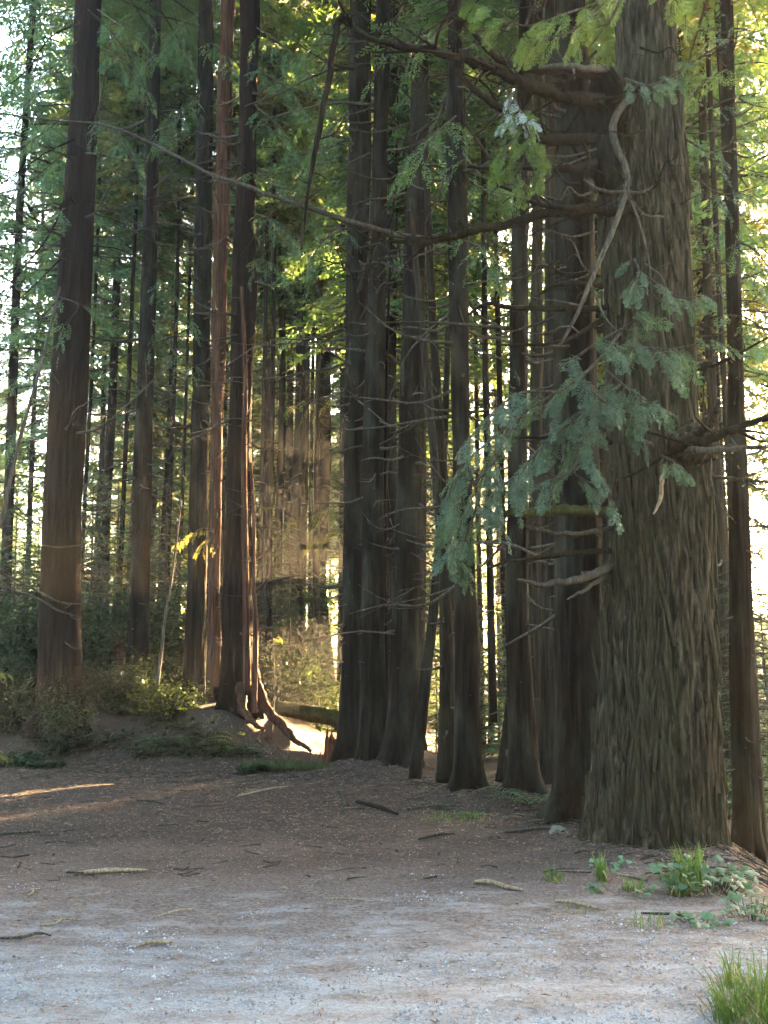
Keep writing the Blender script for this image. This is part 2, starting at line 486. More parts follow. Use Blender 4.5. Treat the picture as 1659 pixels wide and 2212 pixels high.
# ------------------------------------------------------------------ foliage
def frond(L, npair, ll, lw, rng, tip=True):
    """a flat spray of needles along +X, normal +Z; returns V, Q"""
    V, Q = [], []
    for k in range(npair):
        t = (k + 0.6) / npair
        x = L * t
        s = math.sin(math.pi * min(1, t * 0.75 + 0.28)) ** 0.6
        for sd in (-1, 1):
            a = math.radians(52 + 14 * rng.normal()) * sd
            l = ll * s * rng.uniform(0.75, 1.2)
            dx, dy = math.cos(a), math.sin(a)
            zz = rng.normal(0, 0.22) * l - 0.12 * l
            wv = np.array([-dy, dx, rng.normal(0, 0.35)]) * lw * 0.5
            o = np.array([x, 0, -0.12 * L * t * t]); e = o + np.array([dx * l, dy * l, zz]); m_ = (o * 0.45 + e * 0.55)
            n0 = len(V)
            V += [o, m_ + wv, e, m_ - wv]
            Q.append([n0, n0 + 1, n0 + 2, n0 + 3])
    return np.array(V), np.array(Q)

def spray(L, rng, ll=0.036, lw=0.0105, nsub=13, nleaf=8):
    """a redwood spray close to: side shoots each two-ranked with needles"""
    V, Q = [], []; n = 0
    for k in range(nsub + 1):
        if k == nsub:
            a = 0; x = L * 0.86; sl = L * 0.2
        else:
            t = (k + 1) / (nsub + 1.5); x = L * t
            a = math.radians(rng.uniform(38, 58)) * (1 if k % 2 else -1)
            sl = L * 0.42 * math.sin(math.pi * min(1, 0.28 + t * 0.66)) * rng.uniform(0.7, 1.1)
        v, q = frond(sl, nleaf, ll, lw, rng)
        ca, sa = math.cos(a), math.sin(a)
        dz = rng.uniform(-0.35, 0.1)
        w = np.stack([x + v[:, 0] * ca - v[:, 1] * sa, v[:, 0] * sa + v[:, 1] * ca, v[:, 2] + dz * v[:, 0] - 0.25 * x * x / L], -1)
        V.append(w); Q.append(q + n); n += len(w)
    return np.concatenate(V), np.concatenate(Q)

def frames(d, roll, up=None):
    """rotation matrices with X along d (n,3)"""
    d = d / (np.linalg.norm(d, axis=1)[:, None] + 1e-9)
    u = np.tile([0, 0, 1.0], (len(d), 1))
    y = np.cross(u, d); ny_ = np.linalg.norm(y, axis=1)[:, None]
    y = np.where(ny_ < 1e-3, np.array([[0, 1.0, 0]]), y / (ny_ + 1e-9))
    z = np.cross(d, y)
    c, s = np.cos(roll)[:, None], np.sin(roll)[:, None]
    y2 = y * c + z * s; z2 = -y * s + z * c
    return np.stack([d, y2, z2], -1)

def scatter(mb, temps, pos, d, roll, sc, rng):
    pos, d, roll, sc = map(np.asarray, (pos, d, roll, sc))
    if not len(pos): return
    Rm = frames(d, roll)
    which = rng.integers(0, len(temps), len(pos))
    for k, (v, q) in enumerate(temps):
        idx = np.nonzero(which == k)[0]
        if not len(idx): continue
        W = np.einsum('nij,mj->nmi', Rm[idx], v) * sc[idx][:, None, None] + pos[idx][:, None, :]
        m_ = len(v)
        QQ = (q[None] + (np.arange(len(idx)) * m_)[:, None, None]).reshape(-1, 4)
        mb.add(W.reshape(-1, 3), QQ)

trng = np.random.default_rng(3)
FAR = [frond(0.60, 9, 0.17, 0.062, trng) for _ in range(5)]
MID = [frond(0.42, 13, 0.075, 0.017, trng) for _ in range(5)]
NEAR = [spray(0.36, trng) for _ in range(6)]

def crown(name, seed, Hc, R0, nb, temps, mats, gap=0.27, taper=0.75, fr=(0.7, 1.3), low=0.5, droop=(0.15, 0.55), up=(-0.05, 0.3)):
    rng = np.random.default_rng(seed)
    lf, st = MB(), MB()
    pos, dr, ro, sc = [], [], [], []
    for b in range(nb):
        u = (b + rng.random()) / nb
        z = Hc * u
        prof = (1 - u) ** taper * (low + (1 - low) * min(1, u / 0.18))
        L = R0 * prof * rng.uniform(0.55, 1.15) + 0.25
        a = b * 2.39996 + rng.normal(0, 0.35)
        A = rng.uniform(*up); B = rng.uniform(*droop)
        ca, sa = math.cos(a), math.sin(a)
        t = np.linspace(0, 1, 7)
        path = np.stack([ca * L * t, sa * L * t, z + L * (A * t - B * t * t)], -1)
        tube(st, path, [0.010 + 0.008 * L, 0.004], 3)
        m_ = max(2, int(L * 0.85 / gap))
        for k in range(m_):
            tt = 0.2 + 0.8 * (k + rng.random()) / m_
            p = np.array([np.interp(tt, t, path[:, c]) for c in range(3)])
            for sd in (-1, 1):
                if rng.random() < 0.12: continue
                da = a + sd * math.radians(rng.uniform(25, 75)) * (1 - 0.35 * tt)
                pos.append(p); dr.append([math.cos(da), math.sin(da), rng.uniform(-0.75, 0.12)])
                ro.append(rng.normal(0, 0.5)); sc.append(rng.uniform(*fr) * (0.55 + 0.45 * min(1, L / 1.4)))
    scatter(lf, temps, pos, np.array(dr), ro, sc, rng)
    V1, Q1, _ = lf.arrays(); V2, Q2, T2 = st.arrays()
    return mesh(name, np.vstack([V1, V2]), [Q1, Q2 + len(V1), T2 + len(V1)], mats, [0, 1, 1], smooth=False)

CROWNS = [crown('crown', 20 + i, 20.0, [3.1, 3.5, 2.8, 3.3, 3.0][i], [165, 175, 150, 170, 160][i], FAR,
                [M['leaf'] if i != 3 else M['leaf_warm'], M['deadwood']], gap=0.21) for i in range(5)]
NEARC = [crown('crown', 30 + i, 20.0, 3.2, 165, MID, [M['leaf'], M['deadwood']], gap=0.17, fr=(1.2, 2.0)) for i in range(2)]
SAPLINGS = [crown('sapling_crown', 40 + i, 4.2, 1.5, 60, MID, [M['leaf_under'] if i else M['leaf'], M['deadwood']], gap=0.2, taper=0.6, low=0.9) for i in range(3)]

def far_trunk(i):
    zc = np.linspace(0, 30, 8); rng = np.random.default_rng(60 + i)
    wob = np.cumsum(rng.normal(0, 0.10, 8)); wob -= wob[0]
    wob2 = np.cumsum(rng.normal(0, 0.06, 8)); wob2 -= wob2[0]
    rad = 0.20 * (1 - 0.82 * (zc / 30) ** 1.1)
    return trunk_mesh('trunk', np.r_[-0.8, zc], np.r_[0, wob], np.r_[0, wob2], np.r_[0.20, rad], M['bark'] if i % 2 else M['bark_grey'], ns=18, ridge=0.07, ncell=9, cell_z=1.6, seed=i + 2, flare=0.4, lobes=4, step=0.55), wob, wob2
FT = [far_trunk(i) for i in range(4)]
def far_twigs(i):
    mb = MB(); rng = np.random.default_rng(70 + i)
    zc = np.linspace(0, 30, 8)
    c = lambda z: (np.interp(z, zc, FT[i][1]), np.interp(z, zc, FT[i][2]))
    dead_branches(mb, 90, (1.5, 16), c, lambda z: 0.17, (0.4, 2.0), r0=0.014, rng=rng)
    return mb.mesh('twigs', M['deadwood'])
TW = [far_twigs(i) for i in range(4)]

# the low sun reaches the lit trunks along this line; nothing tall grows in it
def in_corridor(x, y, m=1.2):
    if y < 20.5: return False
    xc = -3.3 + SLX * (y - 19.5)
    return abs(x - xc) < m

def far_tree(x, y, dia, label, group, k, base=7.0, cs=1.0, ch=1.0, warm=None):
    t = thing('redwood_tree', (x, y, h1(x, y)), label, 'tree', group, rz=0)
    s = dia / 0.40
    link('trunk', FT[k % 4][0], t, (0, 0, 0), k * 1.3, (s, s, 1.0))
    if base != 13:
        tw = link('twigs', TW[k % 4], t, (0, 0, 0), k * 1.3, (1, 1, 1)); tw['kind'] = 'stuff'
    link('crown', CROWNS[k % 5], t, (0, 0, base), k * 2.1, (cs, cs, ch))
    return t

GB = 'crowded redwoods behind the clearing'
L_LEFT = 'slim dark redwood far back in the woods behind the bank'
L_MID = 'slim dark redwood far back behind the sunlit trunks and centre clump'
L_RIGHT = 'slim dark redwood far back on the low ground beyond the shaggy trunk'
def far_label(px):
    return L_LEFT if px < 400 else (L_MID if px < 1290 else L_RIGHT)
# trunks one can pick out, plus blockers: view column, width there, depth, crown base
far_list = [(205, 14, 38, 9), (232, 24, 31, 10), (275, 18, 40, 8), (352, 16, 41, 9), (570, 16, 42, 14), (605, 20, 33, 12),
            (642, 42, 34, 12), (712, 42, 36.5, 12.5), (668, 11, 36, 12), (1057, 14, 26, 8), (1088, 18, 44, 8), (15, 26, 27, 9),
            (1560, 28, 19, 8), (1540, 22, 24, 9), (60, 14, 42, 7), (112, 12, 46, 7), (480, 12, 45, 9), (1500, 16, 34, 7),
            (1540, 14, 30, 7), (930, 12, 48, 8), (895, 36, 24, 9), (850, 36, 22.6, 9), (893, 38, 23.2, 9)]  # last three added out of sight behind the centre clump to block stray sun
far_list += [(px, w, Y, 13) for px, w, Y in ((255, 12, 27), (292, 10, 30), (365, 12, 28), (385, 9, 33), (178, 10, 29), (560, 13, 29), (582, 14, 27), (622, 16, 38), (655, 13, 30),
             (680, 16, 31), (735, 18, 27), (1040, 12, 26), (1095, 16, 24), (1180, 20, 20), (1510, 18, 22), (1528, 14, 17), (1548, 12, 26), (1590, 16, 15), (1500, 14, 29), (1575, 12, 21))]
OWN = {642: 'thicker far trunk in the hazy gap behind the curved root', 712: 'far trunk in the hazy gap close beside the centre clump', 232: 'far straight trunk halfway between the two big bank redwoods',
       15: 'dark far trunk at the frame edge beyond the thickest redwood', 1560: 'pale far trunk squeezed between the giant and the straight redwood', 1180: 'far trunk directly behind the large blackish redwood',
       605: 'far trunk just past the broad redwood with the sunlit stems'}
placed = []
k = 0
for (px, w, Y, base) in far_list:
    p = P(px, 1300, Y)
    far_tree(p[0], Y, w * Y / FPX, OWN.get(px) or far_label(px), GB, k, base, 0.8 if base == 13 else 1.0, 1.1 if base < 13 else 0.8); placed.append((p[0], Y)); k += 1
frng = np.random.default_rng(8)
tries = 0
while k < 116 and tries < 6000:
    tries += 1
    Y = 26 + 58 * frng.random() ** 0.8
    X = frng.uniform(-0.44 * Y - 3, 0.46 * Y + 3)
    if in_corridor(X, Y, 1.8) or abs(X - 0.356 * Y) < 1.6: continue
    if min((X - a) ** 2 + (Y - b) ** 2 for a, b in placed) < 4.5: continue
    px = CX + FPX * X / Y
    # the brightest window of sky beside the dark trunks
    base = frng.uniform(3.0, 7.5)
    if in_corridor(X, Y, 4.0): base = max(base, (5.2 if 38 < Y < 64 else 6.4) + 0.137 * (Y - 19.5))
    if 1010 < px < 1130 and Y < 70: continue
    if abs(X - 0.356 * Y) < 4.5: base = max(base, 4.2 + 0.129 * Y)
    if 540 < px < 740 and frng.random() < 0.8: continue
    if px < 300 and frng.random() < 0.45: continue
    far_tree(X, Y, frng.uniform(0.22, 0.42), far_label(px), GB, k, base, frng.uniform(0.8, 1.2), frng.uniform(0.9, 1.25))
    placed.append((X, Y)); k += 1

# tree added beside the sun's path; its low boughs cut the light into shafts
def added_shaft_tree(Y, off, z0, z1, label, seed):
    xc = -3.3 + SLX * (Y - 19.5); X = xc + off
    t = far_tree(X, Y, 0.34, label, GB, seed, 7.4 + 0.137 * (Y - 19.5), 0.9, 0.9)
    g = h1(X, Y); rng = np.random.default_rng(seed); lf, st = MB(), MB(); pos, dr, ro, sc = [], [], [], []
    sg = -1.0 if off > 0 else 1.0
    for q in range(9):
        z = rng.uniform(z0, z1) - g; yy = rng.uniform(-0.9, 0.9); ln = abs(off) + rng.uniform(0.4, 2.2)
        path = catmull([[0, 0, z + 0.1], [sg * ln * 0.5, yy * 0.6, z + 0.08], [sg * ln, yy, z - 0.15]], 14)
        tube(st, path, [0.035, 0.008], 4)
        for p in path[2:]:
            for sd in (-1, 1, -1):
                pos.append(p + rng.normal(0, 0.07, 3)); dr.append([sg * rng.uniform(0.2, 0.9), sd * rng.uniform(0.3, 1), rng.uniform(-0.35, 0.1)])
                ro.append(rng.normal(0, 0.5)); sc.append(rng.uniform(0.8, 1.3))
    scatter(lf, FAR, pos, np.array(dr), ro, sc, rng)
    V1, Q1, _ = lf.arrays(); V2, Q2, T2 = st.arrays()
    link('foliage', mesh('foliage', np.vstack([V1, V2]), [Q1, Q2 + len(V1), T2 + len(V1)], [M['leaf_warm'], M['deadwood']], [0, 1, 1], smooth=False), t)
added_shaft_tree(47.0, 2.3, 6.15, 6.85, 'added far redwood whose low boughs cut the sunlight, behind the poles', 301)

# the far edge of the wood, one mass of foliage
def far_wood(n, seed):
    rng = np.random.default_rng(seed); lf = MB(); st = MB()
    pos, dr, ro, sc = [], [], [], []
    tops = []
    spots = []
    X = -62.0
    while X < 78:
        X += rng.uniform(1.2, 2.6)
        spots.append((X, rng.uniform(90, 112), rng.uniform(16, 24)))
    for X0, X1 in ((40.6, 48.5), (27.0, 35.9)):    # added thickness that stops stray sun on both sides of its gap
        X = X0
        while X < X1:
            X += rng.uniform(0.4, 0.7); Y = rng.uniform(94, 100)
            spots.append((X + SLX * (Y - 100), Y, rng.uniform(15, 19)))
    a = 0.0
    while a < 1:                                   # the same wood goes on round the other sides of the clearing
        a += rng.uniform(0.006, 0.014)
        q = math.radians(-72 - 216 * a)            # clockwise angle from +Y, round behind
        d = rng.uniform(16, 24) + 14 * abs(math.cos(math.pi * a)) ** 4
        spots.append((math.sin(q) * d, math.cos(q) * d + 3.0, rng.uniform(15, 22)))
    for X, Y, top in spots:
        g = h1(X, Y)
        xc = 37.5 + SLX * (Y - 100)
        if Y > 60 and abs(X - xc - 0.3) < 3.0: top = rng.uniform(6.5, 9.0)
        R = rng.uniform(1.8, 2.8); m_ = int(n * top)
        if Y > 60 and 25 < X < 49: R = rng.uniform(1.0, 1.3); m_ = int(m_ * 1.5)
        tube(st, [[X, Y, g - 0.3], [X, Y, g + top * 0.5], [X, Y, g + top]], [0.25, 0.18, 0.04], 6)
        for _ in range(m_):
            u = rng.random(); a = rng.uniform(0, 6.28); q = R * (1 - u) ** 0.6 * math.sqrt(rng.random())
            pos.append([X + q * math.cos(a), Y + q * math.sin(a), g + 0.4 + u * top])
            dr.append([math.cos(a), math.sin(a), rng.uniform(-0.7, 0.2)]); ro.append(rng.normal(0, 0.6)); sc.append(rng.uniform(1.4, 2.6))
    scatter(lf, FAR, pos, np.array(dr), ro, sc, rng)
    V1, Q1, _ = lf.arrays(); V2, Q2, T2 = st.arrays()
    return mesh('far_forest', np.vstack([V1, V2]), [Q1, Q2 + len(V1), T2 + len(V1)], [M['leaf'], M['bark']], [0, 1, 1], smooth=False)
tag(link('far_forest', far_wood(9.0, 9)), 'distant wall of trees closing the view between the trunks', 'forest', kind='stuff')

# ------------------------------------------------------------------ the trunks round the clearing
def near_tree(name, rows, Y, label, mat, seed, ztop=26.0, rtop=0.09, crown_base=None, ck=0, twigs=None, group=None, ns=72, ridge=0.105, ncell=24, flare=0.55, rz=0, cs=1.3, **kw):
    z, x, y, r = px_profile(rows, Y, ztop, rtop)
    bz = h1(x[0], Y)
    t = thing(name, (x[0], Y, bz), label, 'tree', group)
    o = (x[0], Y, bz)
    link('trunk', trunk_mesh('trunk', z, x, y, r, mat, ns=ns, ridge=ridge, ncell=ncell, seed=seed, base_z=bz, origin=o, flare=flare, **{'fine': 0.035, **kw}), t)
    t['_p'] = 0
    del t['_p']
    c = lambda q: (float(np.interp(q, z, x)), Y)
    rr = lambda q: float(np.interp(q, z, r))
    if twigs:
        mb = MB()
        rng = np.random.default_rng(seed + 100)
        dead_branches(mb, 60, (bz + 1.0, 13), c, rr, (0.05, 0.14), None, 3.14, 0.014, (-0.2, 0.4), 0, rng)
        for tw in twigs:
            dead_branches(mb, tw['n'], tw['z'], c, rr, tw['L'], tw.get('az'), tw.get('azs', 3.14), tw.get('r0', 0.012), tw.get('droop', (0.1, 0.5)), tw.get('twig', 0.85), rng)
        tw = link('twigs', mb.mesh('twigs', M['deadwood'], o), t); tw['kind'] = 'stuff'
    if crown_base is not None:
        xx = float(np.interp(crown_base, z, x))
        link('crown', NEARC[ck % 2], t, (xx - o[0], 0, crown_base - bz), ck * 1.9, (cs, cs, (ztop + 3 - crown_base) / 20))
    return t, o, c, rr

LEFTW = math.pi
T1 = near_tree('redwood_tree', [(0, 163, 218), (250, 152, 211), (700, 118, 195), (1100, 93, 175), (1350, 86, 172), (1520, 80, 175)], 19.8,
    'thickest straight brown redwood on the bank, behind the crossing bare twigs', M['bark_red'], 1, crown_base=16, ck=0, ns=80, ncell=28, ridge=0.06,
    twigs=[dict(n=34, z=(5.5, 13), L=(0.8, 2.6), r0=0.017, droop=(-0.15, 0.35)), dict(n=10, z=(2, 5), L=(0.4, 1.4), r0=0.01)])
T2 = near_tree('redwood_tree', [(60, 322, 347), (300, 313, 343), (700, 303, 336), (1000, 288, 328), (1300, 279, 323), (1470, 270, 324)], 22,
    'grey-brown redwood on the bank between the thickest trunk and the sunlit clump', M['bark'], 2, crown_base=16, ck=1,
    twigs=[dict(n=46, z=(5, 14), L=(0.7, 2.2), r0=0.016, droop=(-0.1, 0.4))])
T3 = near_tree('redwood_tree', [(0, 430, 461), (500, 420, 458), (1000, 412, 451), (1300, 403, 446), (1520, 393, 442)], 21.6,
    'straight dark redwood with a bright sunlit edge in the clump on the bank', M['bark'], 3, crown_base=17, ck=2, flare=0.2,
    twigs=[dict(n=34, z=(5.5, 13.5), L=(0.5, 1.9), r0=0.015)])
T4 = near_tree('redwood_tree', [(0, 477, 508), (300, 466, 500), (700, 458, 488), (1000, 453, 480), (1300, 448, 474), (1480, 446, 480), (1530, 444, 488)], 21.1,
    'slim reddish redwood glowing orange in the sun at the middle of the clump', M['bark_lit'], 4, crown_base=17, ck=3, flare=0.25, ridge=0.20, ncell=7,
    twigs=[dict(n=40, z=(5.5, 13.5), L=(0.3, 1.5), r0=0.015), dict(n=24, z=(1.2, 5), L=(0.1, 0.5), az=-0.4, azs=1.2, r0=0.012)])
T5 = near_tree('redwood_tree', [(0, 519, 560), (300, 516, 556), (600, 500, 553), (900, 492, 546), (1200, 484, 549), (1400, 478, 551), (1530, 474, 556)], 20.2,
    'broad dark redwood with sunlit bare stems and a curved root beside the slim red trunk', M['bark_red'], 5, crown_base=17, ck=4, flare=0.35, ridge=0.17, ncell=9,
    twigs=[dict(n=46, z=(4.5, 13.5), L=(0.4, 1.7), r0=0.016), dict(n=34, z=(1.2, 5), L=(0.2, 0.8), az=-0.5, azs=1.0, r0=0.012)])
T9 = near_tree('redwood_tree', [(0, 757, 800), (300, 752, 801), (600, 748, 796), (1000, 744, 788), (1400, 738, 790), (1640, 728, 792)], 17.9,
    'dark redwood of the centre clump with rows of short drooping dead twigs', M['bark'], 6, crown_base=16, ck=0,
    twigs=[dict(n=70, z=(1.5, 10), L=(0.25, 0.5), az=LEFTW, azs=1.0, r0=0.008, droop=(0.1, 0.5), twig=0.2), dict(n=60, z=(6, 14), L=(0.7, 2.6), r0=0.016)])
T9B = near_tree('redwood_tree', [(0, 812, 842), (300, 806, 838), (600, 796, 834), (1000, 782, 828), (1400, 782, 832), (1640, 776, 838)], 17.3,
    'smooth dark redwood in the middle of the centre clump, foremost of its three', M['bark'], 7, crown_base=16, ck=1, flare=0.3,
    twigs=[dict(n=44, z=(4, 13), L=(0.4, 2.2), r0=0.015)])
T9C = near_tree('redwood_tree', [(0, 892, 926), (300, 885, 926), (500, 874, 919), (1000, 858, 916), (1300, 848, 910), (1500, 840, 906), (1670, 828, 894)], 17.0,
    'tall redwood of the centre clump leaning over beside the crossed thin poles', M['bark'], 8, crown_base=16, ck=2, ridge=0.07,
    twigs=[dict(n=54, z=(2, 13), L=(0.3, 2.3), r0=0.015)])
T11 = near_tree('redwood_tree', [(60, 968, 1000), (300, 962, 1006), (600, 970, 1011), (1000, 978, 1017), (1400, 983, 1034), (1710, 983, 1044)], 13.6,
    'dark ridged redwood standing just past the crossed thin poles', M['bark'], 9, ztop=24, crown_base=14, ck=3, ridge=0.13, ncell=13,
    twigs=[dict(n=44, z=(2, 11), L=(0.4, 2.0), r0=0.014)])
T12 = near_tree('redwood_tree', [(120, 1121, 1152), (500, 1106, 1141), (900, 1098, 1138), (1300, 1092, 1142), (1600, 1098, 1158), (1710, 1098, 1168)], 13.3,
    'dark redwood with a fern at its foot, next before the large black trunk', M['bark'], 10, ztop=24, crown_base=14, ck=4, ridge=0.12, ncell=14,
    twigs=[dict(n=40, z=(2, 11), L=(0.4, 1.8), r0=0.014)])
T12B = near_tree('redwood_tree', [(300, 1152, 1172), (700, 1146, 1172), (1100, 1142, 1170), (1500, 1142, 1172), (1690, 1140, 1174)], 16.0,
    'thin pale-streaked redwood close behind the dark trunk with the fern', M['bark_grey'], 11, ztop=22, crown_base=12, ck=0, ns=36)
T13 = near_tree('redwood_tree', [(700, 1176, 1206), (1050, 1170, 1208), (1500, 1168, 1212), (1690, 1164, 1216)], 15.0,
    'grey ridged redwood in the gap before the large black trunk', M['bark_grey'], 12, ztop=22, crown_base=12, ck=1, ns=40)
T14 = near_tree('redwood_tree', [(40, 1200, 1264), (300, 1199, 1280), (700, 1196, 1286), (1100, 1200, 1298), (1500, 1203, 1304), (1720, 1198, 1306), (1790, 1190, 1310)], 11.3,
    'large blackish redwood close beside the shaggy giant', M['bark'], 13, ztop=26, crown_base=12.5, ck=2, ns=80, ncell=26, ridge=0.06, step=0.07,
    twigs=[dict(n=14, z=(2, 8), L=(0.3, 1.2), az=LEFTW, azs=1.2, r0=0.016)])
T16 = near_tree('redwood_tree', [(300, 1564, 1590), (800, 1572, 1606), (1200, 1575, 1620), (1600, 1580, 1632), (1950, 1590, 1645)], 11.0,
    'straight redwood rooted below the bank edge past the shaggy giant', M['bark'], 14, ztop=24, crown_base=9.5, ck=3,
    twigs=[dict(n=40, z=(0.5, 9.0), L=(0.25, 1.0), r0=0.007)])
T18 = near_tree('redwood_tree', [(900, 1590, 1608), (1300, 1606, 1626), (1600, 1622, 1644), (1950, 1640, 1666)], 12.4,
    'grey slender redwood rooted below the bank, half cut by the frame edge', M['bark_grey'], 15, ztop=20, crown_base=11, ck=4, ns=36,
    twigs=[dict(n=40, z=(0, 8.0), L=(0.2, 0.9), r0=0.007)])
# thin poles
def pole(rows, r0, r1, label, mat, cat='tree', name='leaning_pole'):
    pts = [P(*q) for q in rows]
    g = pts[0].copy(); g[2] = h1(g[0], g[1])
    t = thing(name, g, label, cat, 'thin poles among the trunks')
    mb = MB(); tube(mb, catmull(pts, 40), [r0, (r0 + r1) / 2, r1], 10, 0.06, len(label))
    link('trunk', mb.mesh('trunk', mat, g), t)
    mb = MB(); rng = np.random.default_rng(len(label))
    path = catmull(pts, 60)
    for _ in range(14):
        q = path[rng.integers(12, 58)]
        e = q + rng.normal(0, 0.28, 3) * np.array([1, 1, 0.4])
        tube(mb, catmull([q, (q + e) / 2 + rng.normal(0, 0.03, 3), e], 5), [r1 * 0.35, r1 * 0.12], 4)
    s = link('twigs', mb.mesh('twigs', M['deadwood'], g), t); s['kind'] = 'stuff'
    return t
pole([(988, 1700, 14.3), (960, 1250, 14.6), (930, 900, 14.9), (905, 640, 15.1), (888, 430, 15.3)], 0.085, 0.035, 'thin pale pole leaning across the dark ridged redwood, lighter of the crossed pair', M['bark_grey'])
pole([(1004, 1708, 14.6), (975, 1380, 14.9), (955, 1000, 15.2), (935, 700, 15.4), (918, 300, 15.6)], 0.10, 0.05, 'thin black pole leaning close behind the dark ridged redwood', M['darkwood'])
pole([(896, 1690, 16.0), (918, 1480, 16.0), (942, 1260, 16.1), (958, 1000, 16.2), (968, 700, 16.3)], 0.10, 0.045, 'thin pole slanting away from the centre clump, crossing the pale pole', M['bark'])
pole([(962, 1690, 14.0), (966, 1500, 14.0), (962, 1300, 14.1), (955, 1100, 14.2)], 0.13, 0.06, 'short dark pole upright against the foot of the dark ridged redwood', M['darkwood'])
pole([(1066, 1560, 18.5), (1058, 1200, 18.6), (1048, 800, 18.7), (1044, 300, 18.8)], 0.07, 0.045, 'thin upright pole alone in the bright golden gap', M['bark'])
pole([(1086, 1690, 14.8), (1100, 1560, 14.9), (1112, 1400, 15.0)], 0.11, 0.06, 'short slanting dark pole leaning on the redwood with the fern', M['darkwood'])
pole([(838, 1620, 17.5), (832, 1200, 17.4), (838, 700, 17.4), (858, 300, 17.5)], 0.03, 0.018, 'thread-thin stem between two trunks of the centre clump', M['bark_red'])
pole([(0, 1140, 17.5), (40, 960, 17.6), (85, 800, 17.7), (130, 620, 17.8)], 0.035, 0.02, 'thin bare sapling stem slanting beside the thickest trunk', M['deadwood'])
pole([(340, 1480, 19.0), (358, 1330, 19.1), (372, 1240, 19.1), (392, 1080, 19.2)], 0.03, 0.015, 'thin bare stem slanting behind the fern bank', M['deadwood'])

# sunlit thin stems growing in front of the broad trunk of the clump
pole([(534, 1500, 19.6), (531, 1280, 19.6), (527, 1000, 19.7), (530, 800, 19.8), (522, 620, 19.9)], 0.075, 0.035, 'slim sunlit stem pressed against the broad redwood of the clump', M['bark_lit'])
pole([(549, 1540, 19.5), (552, 1350, 19.5), (548, 1260, 19.5), (548, 1120, 19.5), (542, 1000, 19.6)], 0.055, 0.025, 'bright sunlit stem at the edge of the broad redwood, above its root', M['bark_lit'])

# curved root, sunlit fork and snapped limbs of the clump
def limb(parent, o, pts, radii, mat, name='branch', n=24, ns=8, lump=0.08, subs=0, seed=0, sl=0.4):
    mb = MB(); n = max(n, 40); path = catmull([P(*p) for p in pts], n)
    kr = np.random.default_rng(seed + 900); kn = kr.normal(0, 1, (n, 3))
    kn = (kn + np.roll(kn, 1, 0) + np.roll(kn, 2, 0) + np.roll(kn, -1, 0)) / 4 * np.sin(np.linspace(0.1, 3.0, n))[:, None]
    path = path + kn * min(0.03, 0.35 * max(radii))
    tube(mb, path, radii, ns, max(lump, 0.14), seed)
    rng = np.random.default_rng(seed + 7)
    tb = MB()
    for _ in range(subs):
        q = path[rng.integers(3, n - 1)]
        e = q + rng.normal(0, sl, 3) * np.array([1, 1, 0.7]) + np.array([0, 0, -0.1 * sl])
        rb = radii[-1] * 0.8 + 0.002
        tube(tb, catmull([q, (q + e) / 2 + rng.normal(0, 0.15 * sl, 3), e], 6), [rb, rb * 0.35], 5)
    br = link(name, mb.mesh(name, mat, o), parent)
    if subs:
        tw_ = link('twigs', tb.mesh('twigs', mat, o), br); tw_['kind'] = 'stuff'
    return br
t5, o5 = T5[0], T5[1]
limb(t5, o5, [(540, 1440, 20.0), (556, 1490, 19.9), (580, 1535, 19.7), (612, 1573, 19.5), (640, 1600, 19.3), (672, 1622, 19.2)], [0.15, 0.10, 0.065, 0.03], M['bark_lit'], 'root', lump=0.12, seed=1)
limb(t5, o5, [(520, 1480, 19.9), (525, 1530, 19.6), (545, 1560, 19.3), (570, 1578, 19.2)], [0.11, 0.07, 0.03], M['bark_lit'], 'root', lump=0.15, seed=2)
limb(t5, o5, [(548, 1285, 19.9), (563, 1270, 19.7), (574, 1255, 19.6), (579, 1232, 19.6), (580, 1215, 19.6)], [0.04, 0.03, 0.018], M['deadwood'], seed=3)
limb(t5, o5, [(550, 1262, 19.9), (580, 1255, 19.6), (620, 1247, 19.4), (648, 1242, 19.3)], [0.03, 0.02, 0.008], M['deadwood'], subs=3, seed=4, sl=0.12)
limb(t5, o5, [(550, 1205, 19.9), (565, 1198, 19.7), (582, 1186, 19.6)], [0.025, 0.012], M['deadwood'], seed=5)
limb(t5, o5, [(550, 1345, 19.9), (560, 1352, 19.7), (580, 1355, 19.6)], [0.02, 0.008], M['deadwood'], seed=6)
limb(T4[0], T4[1], [(470, 1490, 21.0), (482, 1530, 20.8), (496, 1552, 20.5)], [0.10, 0.06, 0.03], M['bark_red'], 'root', seed=7)
limb(T9[0], T9[1], [(742, 1266, 17.9), (712, 1268, 17.7), (680, 1264, 17.6), (655, 1260, 17.5)], [0.03, 0.022, 0.01], M['deadwood'], lump=0.2, subs=4, seed=8, sl=0.06)

# ------------------------------------------------------------------ the shaggy giant
rows15 = [(0, 1336, 1458), (150, 1332, 1466), (300, 1308, 1474), (450, 1298, 1480), (700, 1310, 1490), (900, 1318, 1506), (980, 1322, 1524), (1060, 1320, 1532),
          (1300, 1304, 1538), (1500, 1294, 1543), (1700, 1280, 1550), (1800, 1270, 1556)]
Y15 = 10.2
z15, x15, y15, r15 = px_profile(rows15, Y15, 26, 0.2)
b15 = h1(x15[0], Y15)
o15 = (x15[0], Y15, b15)
t15 = thing('giant_redwood', o15, 'massive shaggy grey-brown redwood with gnarled limbs at the edge of the gravel', 'tree')
trunk15 = link('trunk', trunk_mesh('trunk', z15, x15, y15, r15, M['bark_old'], ns=240, ridge=0.085, ncell=36, cell_z=0.6, seed=31, base_z=b15, origin=o15, flare=0.07, lobes=7, step=0.03, fine=0.045, fl_h=0.35), t15)
